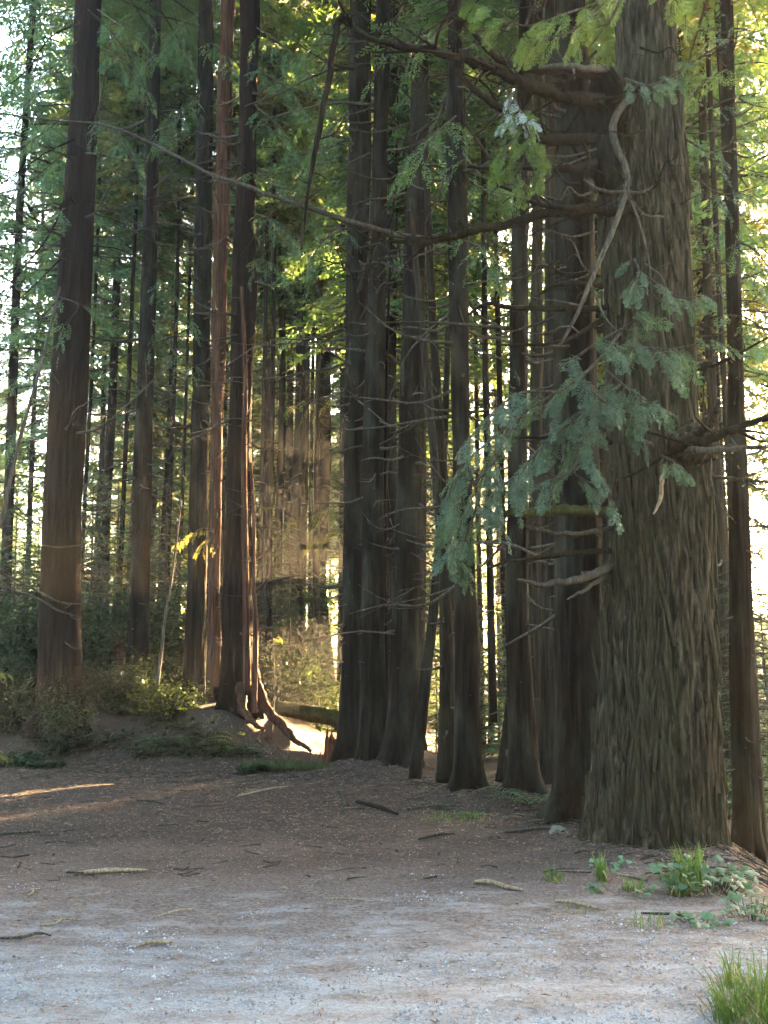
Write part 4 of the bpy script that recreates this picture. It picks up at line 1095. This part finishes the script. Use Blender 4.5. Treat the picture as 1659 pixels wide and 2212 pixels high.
for px, Y, s_, q in ((5, 21.5, 1.9, 0), (62, 22.3, 2.1, 1), (30, 24.5, 2.4, 2), (190, 22.0, 1.7, 1), (222, 23.6, 2.2, 0), (255, 25.5, 2.3, 2), (345, 24.2, 1.9, 0), (370, 26.0, 2.2, 1)):
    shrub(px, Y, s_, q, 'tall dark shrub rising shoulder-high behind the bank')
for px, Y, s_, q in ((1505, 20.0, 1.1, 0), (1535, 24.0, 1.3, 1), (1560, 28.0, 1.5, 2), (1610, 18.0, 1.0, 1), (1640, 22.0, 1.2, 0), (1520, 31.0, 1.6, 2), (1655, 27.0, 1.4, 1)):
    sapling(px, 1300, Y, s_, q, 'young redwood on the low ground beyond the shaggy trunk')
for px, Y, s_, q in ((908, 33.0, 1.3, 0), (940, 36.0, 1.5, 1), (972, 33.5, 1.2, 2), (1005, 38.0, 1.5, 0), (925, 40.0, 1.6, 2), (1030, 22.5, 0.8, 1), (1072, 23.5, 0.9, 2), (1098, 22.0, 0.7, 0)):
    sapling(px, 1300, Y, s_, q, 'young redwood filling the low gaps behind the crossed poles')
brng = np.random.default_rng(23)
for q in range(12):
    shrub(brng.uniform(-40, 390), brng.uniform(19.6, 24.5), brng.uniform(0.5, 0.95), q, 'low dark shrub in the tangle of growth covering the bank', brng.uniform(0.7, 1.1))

def fern_mesh(seed):
    rng = np.random.default_rng(seed); mb = MB(); st = MB()
    for f in range(18):
        a = f * 2.4 + rng.normal(0, 0.2); L = rng.uniform(0.45, 0.75); up = rng.uniform(0.6, 1.1)
        t = np.linspace(0, 1, 18)
        path = np.stack([math.cos(a) * L * t, math.sin(a) * L * t, L * (up * t - 0.85 * t * t)], -1)
        tube(st, path[::3], [0.006, 0.002], 3)
        side = np.array([-math.sin(a), math.cos(a), 0])
        for i in range(2, 18):
            w = 0.12 * L / 0.6 * math.sin(math.pi * (0.12 + 0.83 * t[i]))
            fw = np.array([math.cos(a), math.sin(a), 0.1])
            for sd in (-1, 1):
                o = path[i]; e = o + side * sd * w + fw * 0.02 - np.array([0, 0, 0.2 * w]); b_ = fw * 0.017
                mb.add([o - b_ * 0.5, o * 0.6 + e * 0.4 - b_ * 0.6, e, o * 0.6 + e * 0.4 + b_ * 0.6], [[0, 1, 2, 3]])
    V, Q, _ = mb.arrays(); V2, Q2, T2 = st.arrays()
    return mesh('fronds', np.vstack([V, V2]), [Q, Q2 + len(V), T2 + len(V)], [M['fern'], M['deadwood']], [0, 1, 1], smooth=False)
FERN = [fern_mesh(1), fern_mesh(2), fern_mesh(3)]
for q, (px, py, s, lab) in enumerate([(420, 1615, 1.15, 'large sword fern on the bank below the sunlit clump'), (365, 1612, 1.0, 'dark sword fern next to the large one on the bank'),
        (480, 1625, 0.8, 'small sword fern at the bank foot nearest the curved root'), (330, 1628, 0.8, 'low sword fern at the bank foot below the grey-brown redwood'), (30, 1560, 1.1, 'sword fern on the bank at the frame edge'),
        (300, 1545, 1.0, 'sword fern high on the bank in front of the grey-brown redwood'), (445, 1590, 0.7, 'little fern just under the glowing red trunk'), (1148, 1738, 1.0, 'lone green fern at the foot of a dark redwood'),
        (90, 1600, 0.9, 'sword fern at the bank foot below the thickest trunk'), (160, 1612, 0.8, 'sword fern at the bank foot between the thickest trunk and the stump'),
        (235, 1600, 0.9, 'sword fern on the bank below the rotten red stump'), (395, 1575, 0.9, 'sword fern on the bank under the dark sunlit-edged redwood'), (520, 1628, 0.7, 'fern at the bank foot beside the low mossy log'),
        (955, 1748, 0.35, 'tiny fern on the litter before the dark ridged redwood'), (1015, 1762, 0.35, 'tiny fern between the lone fern and the crossed poles')]):
    g = G(px, py)
    t = thing('fern', g - np.array([0, 0, 0.02]), lab, 'fern', 'ferns of the forest edge')
    link('fronds', FERN[q % 3], t, (0, 0, 0), q * 0.9, (s, s, s))
# creeping leaves along the foot of the bank
mb = MB(); rng = np.random.default_rng(5)
for i in range(9000):
    x = rng.uniform(-9, -1.9); e = float(np.interp(x, EDX, EDY))
    y = e + abs(rng.normal(0, 0.55)) * (1.6 if rng.random() < 0.5 else 0.6) - 0.15
    if vnoise(x * 1.3, y * 1.3, 9) < 0.42: continue
    z = h1(x, y) + rng.uniform(0.02, 0.13); s = rng.uniform(0.025, 0.06); a = rng.uniform(0, 6.28)
    d = np.array([math.cos(a), math.sin(a), rng.normal(0, 0.3)]) * s; w = np.array([-math.sin(a), math.cos(a), rng.normal(0, 0.3)]) * s * 0.8
    c = np.array([x, y, z])
    mb.add([c - d, c + w, c + d, c - w], [[0, 1, 2, 3]])
tag(link('creeping_leaves', mb.mesh('creeping_leaves', M['leaf_under'], smooth=False)), 'small creeping leaves along the foot of the dark bank', 'ground cover', kind='stuff')

# ------------------------------------------------------------------ logs, stumps
def log(pts, radii, mat, label, name='fallen_log', ns=18, cap=None):
    w = [P(*p) for p in pts]; o = w[0].copy()
    t = thing(name, o, label, 'log')
    mb = MB(); tube(mb, catmull(w, 70), radii, 26, 0.13, len(label))
    link('trunk', mb.mesh('trunk', M[mat], o), t)
    mb = MB(); rng = np.random.default_rng(len(label)); pa = catmull(w, 30)
    for _ in range(7):
        q = pa[rng.integers(2, 28)]; e = q + rng.normal(0, 1, 3) * 0.16 + np.array([0, 0, 0.12])
        tube(mb, catmull([q, (q + e) / 2, e], 4), [0.02, 0.007], 5)
    s = link('twigs', mb.mesh('twigs', M['deadwood'], o), t); s['kind'] = 'stuff'
log([(590, 1528, 23.2), (650, 1538, 22.6), (700, 1546, 22.0), (745, 1556, 21.6)], [0.14, 0.16, 0.16], 'mosswood', 'mossy fallen log propped behind the curved root')
log([(522, 1652, 17.6), (580, 1654, 17.5), (640, 1656, 17.4), (728, 1662, 17.3)], [0.07, 0.10, 0.10, 0.07], 'mosswood', 'low mossy log lying at the edge of the clearing')
def stump(px, py, Y, r, hh, label, seed, mat='rotwood'):
    p = P(px, py, Y); bz = h1(p[0], Y); rng = np.random.default_rng(seed)
    ns, n = 28, 16
    t = thing('stump', (p[0], Y, bz), label, 'stump')
    th = np.arange(ns) / ns * 2 * math.pi
    top = hh * (0.55 + 0.45 * vnoise(np.cos(th) * 2.5 + 4, np.sin(th) * 2.5 + 4, seed) + 0.2 * rng.random(ns))
    V = []
    for k in range(n):
        u = k / (n - 1)
        rr = r * (1 + 0.35 * math.exp(-u * 5)) * (1 + 0.12 * (vnoise(np.cos(th) * 4 + u, np.sin(th) * 4 + 3, seed + 1) - 0.5) * 2)
        V.append(np.stack([rr * np.cos(th), rr * np.sin(th), -0.1 + (top + 0.1) * u], -1))
    for k in range(3):
        rr = r * (0.72 - 0.3 * k)
        V.append(np.stack([rr * np.cos(th), rr * np.sin(th), top * (0.8 - 0.12 * k)], -1))
    V = np.concatenate(V); nn = n + 3
    i = np.arange(nn - 1)[:, None] * ns; j = np.arange(ns)[None, :]; k_ = (j + 1) % ns
    Q = np.stack([i + j, i + k_, i + ns + k_, i + ns + j], -1).reshape(-1, 4)
    link('trunk', mesh('trunk', V, [Q], M[mat]), t)
    mb = MB()
    for s in range(7):
        a = rng.uniform(0, 6.28)
        tube(mb, catmull([[0.8 * r * math.cos(a), 0.8 * r * math.sin(a), hh * 0.5], [0.82 * r * math.cos(a), 0.8 * r * math.sin(a), hh * rng.uniform(0.9, 1.25)]], 4), [0.035, 0.006], 5)
    s = link('splinters', mb.mesh('splinters', M[mat]), t); s['kind'] = 'stuff'
stump(258, 1400, 22.6, 0.17, 1.35, 'jagged rotten red stump between two trunks on the bank', 4)
stump(722, 1600, 18.9, 0.17, 0.55, 'crumbling red stump tucked against the centre clump', 6)

# ------------------------------------------------------------------ sticks on the clearing
def stick(a, b, r, mat, label, sag=0.01, subs=0):
    A, B = G(*a), G(*b)
    pts = [A + (B - A) * t + np.array([0, 0, r * 0.8 + (sag if 0 < t < 1 else 0)]) + (RNG.normal(0, 0.02, 3) * np.array([1, 1, 0.2]) if 0 < t < 1 else 0) for t in (0, 0.33, 0.66, 1)]
    mb = MB(); pa = catmull(pts, 14)
    tube(mb, pa, [r * 0.7, r, r * 0.95, r * 0.45], 7, 0.16, len(label))
    for _ in range(subs):
        q = pa[int(RNG.integers(2, 12))]; e = q + np.array([RNG.normal(0, 0.15), RNG.normal(0, 0.15), 0.03])
        tube(mb, catmull([q, (q + e) / 2, e], 4), [r * 0.5, r * 0.2], 4)
    me = mb.mesh('stick', M[mat], A)
    tag(link('stick', me, None, tuple(A)), label, 'stick', 'sticks lying on the clearing')
stick((1026, 1910), (1130, 1928), 0.020, 'palewood', 'bright split stick lying nearest the weeds')
stick((1200, 1950), (1308, 1970), 0.014, 'palewood', 'pale thin stick beside the weeds, shorter grass side')
stick((1385, 1975), (1500, 1988), 0.010, 'deadwood', 'thin grey stick in the litter before the round-leaved plant')
stick((155, 1892), (318, 1884), 0.020, 'palewood', 'long tan bark sliver lying alone on the brown litter')
stick((-5, 1806), (88, 1799), 0.014, 'deadwood', 'grey stick touching the frame edge below the red litter')
stick((295, 1730), (352, 1738), 0.016, 'deadwood', 'short grey stick in the dark middle of the clearing')
stick((512, 1722), (622, 1700), 0.014, 'palewood', 'tan forked stick below the low mossy log', subs=3)
stick((728, 1712), (750, 1742), 0.022, 'deadwood', 'stubby grey stick pointing at the centre clump')
stick((770, 1735), (860, 1763), 0.026, 'darkwood', 'dark rotting stick next to the stubby grey one')
stick((905, 1815), (982, 1803), 0.014, 'deadwood', 'curved brown stick before the dark ridged redwood', subs=2)
stick((880, 1750), (1000, 1742), 0.012, 'deadwood', 'thin long stick on the litter below the crossed poles', subs=2)
stick((85, 2002), (172, 1990), 0.008, 'palewood', 'hair-thin pale twig across the gravel edge')
stick((0, 2030), (110, 2024), 0.010, 'deadwood', 'thin dark twig at the frame edge on the gravel')
stick((300, 2046), (372, 2040), 0.013, 'palewood', 'flat white chip of wood on the pale gravel')
stick((60, 1938), (88, 1922), 0.009, 'palewood', 'small bent pale twig left of the long tan sliver')
stick((330, 1985), (420, 1966), 0.007, 'palewood', 'fine tan twig midway on the brown litter')
stick((700, 1945), (790, 1948), 0.007, 'palewood', 'fine pale twig in the middle of the clearing')
stick((1090, 1800), (1210, 1793), 0.018, 'deadwood', 'grey root-like stick running to the pale rock')
stick((1590, 1960), (1530, 1890), 0.012, 'deadwood', 'bare stem slanting out of the round-leaved plant')
# rock
rg = G(1205, 1800)
V = []; rr = np.random.default_rng(2)
for i in range(9):
    for j in range(14):
        v = math.pi * i / 8; u = 2 * math.pi * j / 14
        d = 1 + 0.3 * (rr.random() - 0.5)
        V.append([0.085 * d * math.sin(v) * math.cos(u), 0.06 * d * math.sin(v) * math.sin(u), 0.05 * d * math.cos(v) + 0.02])
Q = [[i * 14 + j, (i + 1) * 14 + j, (i + 1) * 14 + (j + 1) % 14, i * 14 + (j + 1) % 14] for i in range(8) for j in range(14)]
tag(link('rock', mesh('rock', np.array(V), [Q], M['rock'], smooth=False), None, tuple(rg)), 'pale rock half sunk at the foot of the blackish redwood', 'rock')

# ------------------------------------------------------------------ weeds and grass
def grass(px, py, n, R, hh, label, seed, width=0.006, lean=0.35, mat='grass'):
    g = G(px, py); rng = np.random.default_rng(seed); mb = MB()
    for i in range(n):
        a = rng.uniform(0, 6.28); q = R * math.sqrt(rng.random())
        bx, by = q * math.cos(a), q * math.sin(a)
        bz = h1(g[0] + bx, g[1] + by) - g[2]
        L = hh * rng.uniform(0.45, 1.1); la = a + rng.normal(0, 0.9); ln = lean * L * rng.uniform(0.2, 1.5)
        w = width * rng.uniform(0.6, 1.3); sa = rng.uniform(0, 6.28); sx, sy = math.cos(sa) * w, math.sin(sa) * w
        V = []
        for t in (0, 0.35, 0.7, 1.0):
            cx_ = bx + math.cos(la) * ln * t * t; cy_ = by + math.sin(la) * ln * t * t; cz = bz + L * (t - 0.18 * t ** 3) - 0.01
            ww = (1 - t) ** 0.6
            V += [[cx_ - sx * ww, cy_ - sy * ww, cz], [cx_ + sx * ww, cy_ + sy * ww, cz]]
        mb.add(V, [[0, 1, 3, 2], [2, 3, 5, 4], [4, 5, 7, 6]])
    t = thing('grass_tuft', g, label, 'grass', 'grass tufts by the bank edge')
    s_ = link('blades', mb.mesh('blades', M[mat], smooth=False), t); s_['kind'] = 'stuff'
    dry = MB()
    for i in range(max(4, n // 4)):
        a = rng.uniform(0, 6.28); q = R * 1.5 * math.sqrt(rng.random()); bx, by = q * math.cos(a), q * math.sin(a)
        bz = h1(g[0] + bx, g[1] + by) - g[2]; L = hh * rng.uniform(0.3, 0.9); la = rng.uniform(0, 6.28); w = width * 0.7
        e = [bx + math.cos(la) * L * 0.8, by + math.sin(la) * L * 0.8]
        ez = max(0.01, h1(g[0] + e[0], g[1] + e[1]) - g[2] + 0.01 + L * rng.uniform(0, 0.35))
        dry.add([[bx - w, by, bz], [bx + w, by, bz], [(bx + e[0]) / 2 + w, (by + e[1]) / 2, bz + L * 0.45], [(bx + e[0]) / 2 - w, (by + e[1]) / 2, bz + L * 0.45], [e[0], e[1], ez]], [[0, 1, 2, 3]], [[3, 2, 4]])
    s_ = link('dry_blades', dry.mesh('dry_blades', M['straw'], smooth=False), t); s_['kind'] = 'stuff'
grass(1625, 2215, 330, 0.17, 0.27, 'thick bright grass tuft at the lower frame corner', 1, 0.004, 0.5)
grass(1650, 2180, 120, 0.13, 0.34, 'taller grass just behind the corner tuft', 2, 0.004)
grass(1585, 2130, 26, 0.06, 0.26, 'thin grass blades rising above the corner tuft', 3, 0.005)
grass(1490, 1925, 90, 0.10, 0.42, 'tall green blades in front of the shaggy trunk', 4, 0.008, 0.2)
grass(1470, 1935, 40, 0.08, 0.25, 'shorter blades beside the round-leaved plant', 5, 0.007, 0.3)
grass(1300, 1905, 22, 0.04, 0.30, 'small upright green weed before the shaggy trunk', 6, 0.012, 0.2)
grass(1370, 1925, 34, 0.08, 0.16, 'low grass between the upright weed and the tall blades', 7, 0.006)
grass(1195, 1905, 26, 0.07, 0.18, 'sparse yellowish grass near the bright split stick', 8, 0.006, 0.6)
grass(1400, 2000, 24, 0.12, 0.16, 'few fine blades on the litter below the weeds', 9, 0.004)
grass(1240, 1970, 20, 0.14, 0.10, 'wispy grass around the pale thin stick', 10, 0.004, 0.8)
grass(985, 1770, 90, 0.35, 0.10, 'short dark grass at the foot of the dark ridged redwood', 11, 0.006)
def round_plant(px, py, n, R, hh, s0, label, seed):
    g = G(px, py); rng = np.random.default_rng(seed); mb = MB(); st = MB()
    for i in range(n):
        a = rng.uniform(0, 6.28); q = R * math.sqrt(rng.random())
        x, y = q * math.cos(a) * 1.3, q * math.sin(a)
        zb = h1(g[0] + x, g[1] + y) - g[2]
        z = zb + hh * rng.uniform(0.25, 1.0) * (1 - 0.5 * q / R)
        s = s0 * rng.uniform(0.6, 1.25)
        nx_ = np.array([rng.normal(0, 0.35), rng.normal(-0.25, 0.35), 1.0]); nx_ /= np.linalg.norm(nx_)
        u = np.cross(nx_, [math.cos(a), math.sin(a), 0.01]); u /= np.linalg.norm(u); v = np.cross(nx_, u)
        c = np.array([x, y, z])
        ang = np.arange(9) / 9 * 2 * math.pi
        ring = [c + (u * math.cos(t) + v * math.sin(t)) * s * (1 + 0.22 * math.cos(3 * t + i)) - nx_ * 0.15 * s for t in ang]
        mb.add(np.vstack([[c], ring]), None, [[0, k_ + 1, (k_ + 1) % 9 + 1] for k_ in range(9)])
        tube(st, [np.array([x * 0.6, y * 0.6, zb - 0.01]), c - nx_ * 0.003], [0.003, 0.002], 3)
    t = thing('leafy_weed', g, label, 'plant', 'weeds by the shaggy trunk')
    link('leaves', mb.mesh('leaves', M['clover'], smooth=False), t)
    s_ = link('stems', st.mesh('stems', M['grass']), t); s_['kind'] = 'stuff'
round_plant(1530, 1925, 110, 0.30, 0.30, 0.032, 'spreading round-leaved plant beside the tall green blades', 1)
round_plant(1450, 1900, 24, 0.12, 0.25, 0.03, 'small round-leaved plant against the tall green blades', 2)
round_plant(1510, 1995, 26, 0.16, 0.08, 0.028, 'low round-leaved patch on the litter below the spreading plant', 3)
round_plant(1345, 1930, 26, 0.22, 0.10, 0.024, 'scattered round leaves around the small upright weed', 4)
round_plant(1345, 1875, 16, 0.2, 0.10, 0.022, 'sparse leaves close under the shaggy trunk', 5)
round_plant(1625, 1985, 50, 0.2, 0.22, 0.026, 'leafy weed on the bank edge at the frame side', 6)
round_plant(1560, 1770, 40, 0.22, 0.5, 0.028, 'green weed below the bank between the giant and the straight redwood', 7)

# bright sunlit sprigs reaching in at the frame edge
def sprig(pts, mat, label, seed, sc=(0.4, 0.8), temps=MID, gap=0.07):
    w = P(*pts[0])
    g = w.copy(); g[2] = h1(g[0], g[1])
    t = thing('leafy_sprig', g, label, 'plant', 'sunlit sprigs')
    mb = MB(); tube(mb, catmull([g, (g + w) / 2 + np.array([0.04, 0, 0]), w], 8), [0.012, 0.007], 5)
    link('stem', mb.mesh('stem', M['deadwood'], g), t)
    bough(t, g, [pts], mat, seed, temps=temps, gap=gap, sc=(sc[0] * 0.7, sc[1] * 0.7), r0=0.006, tw_len=0.12, tw_gap=0.09)
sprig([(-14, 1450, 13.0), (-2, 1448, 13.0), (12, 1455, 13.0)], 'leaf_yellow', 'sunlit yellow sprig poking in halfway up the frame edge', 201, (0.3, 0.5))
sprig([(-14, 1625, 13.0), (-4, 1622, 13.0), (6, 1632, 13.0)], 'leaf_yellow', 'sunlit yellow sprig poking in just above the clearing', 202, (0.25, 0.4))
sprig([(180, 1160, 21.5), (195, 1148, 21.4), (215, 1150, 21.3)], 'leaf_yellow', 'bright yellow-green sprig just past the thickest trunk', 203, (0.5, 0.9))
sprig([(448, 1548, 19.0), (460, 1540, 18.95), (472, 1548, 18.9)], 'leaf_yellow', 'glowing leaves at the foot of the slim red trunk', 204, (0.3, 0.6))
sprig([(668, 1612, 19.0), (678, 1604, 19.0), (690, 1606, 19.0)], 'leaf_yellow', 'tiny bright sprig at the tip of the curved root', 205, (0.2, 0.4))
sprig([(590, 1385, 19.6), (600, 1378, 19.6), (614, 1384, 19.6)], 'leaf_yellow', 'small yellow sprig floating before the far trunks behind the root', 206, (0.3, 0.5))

# ------------------------------------------------------------------ gravel and litter
def gravel(n, seed):
    rng = np.random.default_rng(seed)
    y = 4.2 + 4.6 * rng.random(n * 3) ** 1.5
    x = rng.uniform(-0.42, 0.42, n * 3) * (y + 1.0)
    pn_ = vnoise(x * 1.6, y * 2.2, 12) - (y - 4.2) * 0.09
    keep = np.nonzero((pn_ > 0.30) & (x < 2.75 + 0.17 * (y - 8.5)))[0][:n]
    x, y = x[keep], y[keep]; n = len(x)
    s = 0.0035 + 0.010 * rng.random(n) ** 3
    base = np.array([[1, 0, 0], [0, 1, 0], [-1, 0, 0], [0, -1, 0], [0, 0, 0.8], [0, 0, -0.6]], float)
    V = base[None] * (1 + 0.5 * (rng.random((n, 6, 1)) - 0.5)) * s[:, None, None]
    a = rng.uniform(0, 6.28, n); ca, sa = np.cos(a)[:, None], np.sin(a)[:, None]
    st = rng.uniform(0.6, 1.0, n)[:, None]
    X = V[..., 0]; Yv = V[..., 1] * st
    V = np.stack([X * ca - Yv * sa + x[:, None], X * sa + Yv * ca + y[:, None], V[..., 2] + (H(x, y) + s * 0.25)[:, None]], -1)
    T = np.array([[0, 1, 4], [1, 2, 4], [2, 3, 4], [3, 0, 4], [1, 0, 5], [2, 1, 5], [3, 2, 5], [0, 3, 5]])
    TT = (T[None] + (np.arange(n) * 6)[:, None, None]).reshape(-1, 3)
    return mesh('gravel', V.reshape(-1, 3), [TT], M['stone'], smooth=False)
tag(link('gravel', gravel(11000, 4)), 'pale gravel stones strewn over the open turnout', 'gravel', kind='stuff')
def litter(n, seed):
    rng = np.random.default_rng(seed)
    y = 4.6 + 15 * rng.random(n) ** 0.8
    x = rng.uniform(-0.44, 0.44, n) * (y + 1.0)
    L = rng.uniform(0.008, 0.028, n) * (1 + 0.09 * y) * 0.8; w = rng.uniform(0.0012, 0.0032, n) * (1 + 0.12 * y)
    a = rng.uniform(0, 6.28, n)
    dx, dy = np.cos(a) * L, np.sin(a) * L; wx, wy = -np.sin(a) * w, np.cos(a) * w
    z0 = H(x - dx, y - dy) + 0.004 + 0.006 * rng.random(n); z1 = H(x + dx, y + dy) + 0.004 + 0.012 * rng.random(n)
    zm = np.maximum(H(x, y), (z0 + z1) / 2) + 0.004 + rng.random(n) * 0.004
    V = np.stack([np.stack([x - dx, y - dy, z0], -1), np.stack([x + wx, y + wy, zm], -1), np.stack([x + dx, y + dy, z1], -1), np.stack([x - wx, y - wy, zm + 0.001], -1)], 1)
    return mesh('fallen_needles', V.reshape(-1, 3), [np.arange(n * 4).reshape(-1, 4)], M['needle'], smooth=False)
tag(link('fallen_needles', litter(42000, 6)), 'brown fallen needles and bark bits strewn over the clearing', 'leaf litter', kind='stuff')

# broken twigs heaped along the edge of the trees
def debris(n, seed):
    rng = np.random.default_rng(seed); mb = MB(); k_ = 0
    while k_ < n:
        y = rng.uniform(8.5, 19); x = rng.uniform(-0.40, 0.36) * y
        edge = np.interp(x, [-8, -2, 0, 1, 2.2, 3], [19, 18, 17, 14, 10.5, 9])
        if rng.random() > math.exp(-((y - edge) / 1.6) ** 2) + 0.04: continue
        L = rng.uniform(0.05, 0.32); a = rng.uniform(0, 6.28); r = rng.uniform(0.003, 0.009)
        d = np.array([math.cos(a) * L, math.sin(a) * L])
        pts = [[x + d[0] * t + rng.normal(0, 0.01), y + d[1] * t + rng.normal(0, 0.01), h1(x + d[0] * t, y + d[1] * t) + r + rng.uniform(0, 0.03)] for t in (-0.5, 0, 0.5)]
        tube(mb, np.array(pts), [r, r * 0.5], 4); k_ += 1
    return mb.mesh('fallen_twigs', M['deadwood'])
tag(link('fallen_twigs', debris(1500, 12)), 'broken dry twigs littering the ground along the tree line', 'twigs', kind='stuff')

# ------------------------------------------------------------------ haze
hv = np.array([[x, y, z] for x in (-158, 158) for y in (-66, 178) for z in (-8, 46)], float)
hq = [[0, 1, 3, 2], [4, 6, 7, 5], [0, 4, 5, 1], [2, 3, 7, 6], [0, 2, 6, 4], [1, 5, 7, 3]]
hm = bpy.data.materials.new('haze'); hm.use_nodes = True
hn = hm.node_tree; hn.nodes.clear()
pv = hn.nodes.new('ShaderNodeVolumePrincipled')
pv.inputs['Color'].default_value = (0.93, 0.92, 0.90, 1)
pv.inputs['Density'].default_value = 0.0009
pv.inputs['Anisotropy'].default_value = 0.62
ho = hn.nodes.new('ShaderNodeOutputMaterial')
hn.links.new(pv.outputs[0], ho.inputs['Volume'])
tag(link('haze', mesh('haze', hv, [hq], hm, smooth=False)), 'thin sunlit haze hanging through the whole forest', 'haze', kind='stuff')
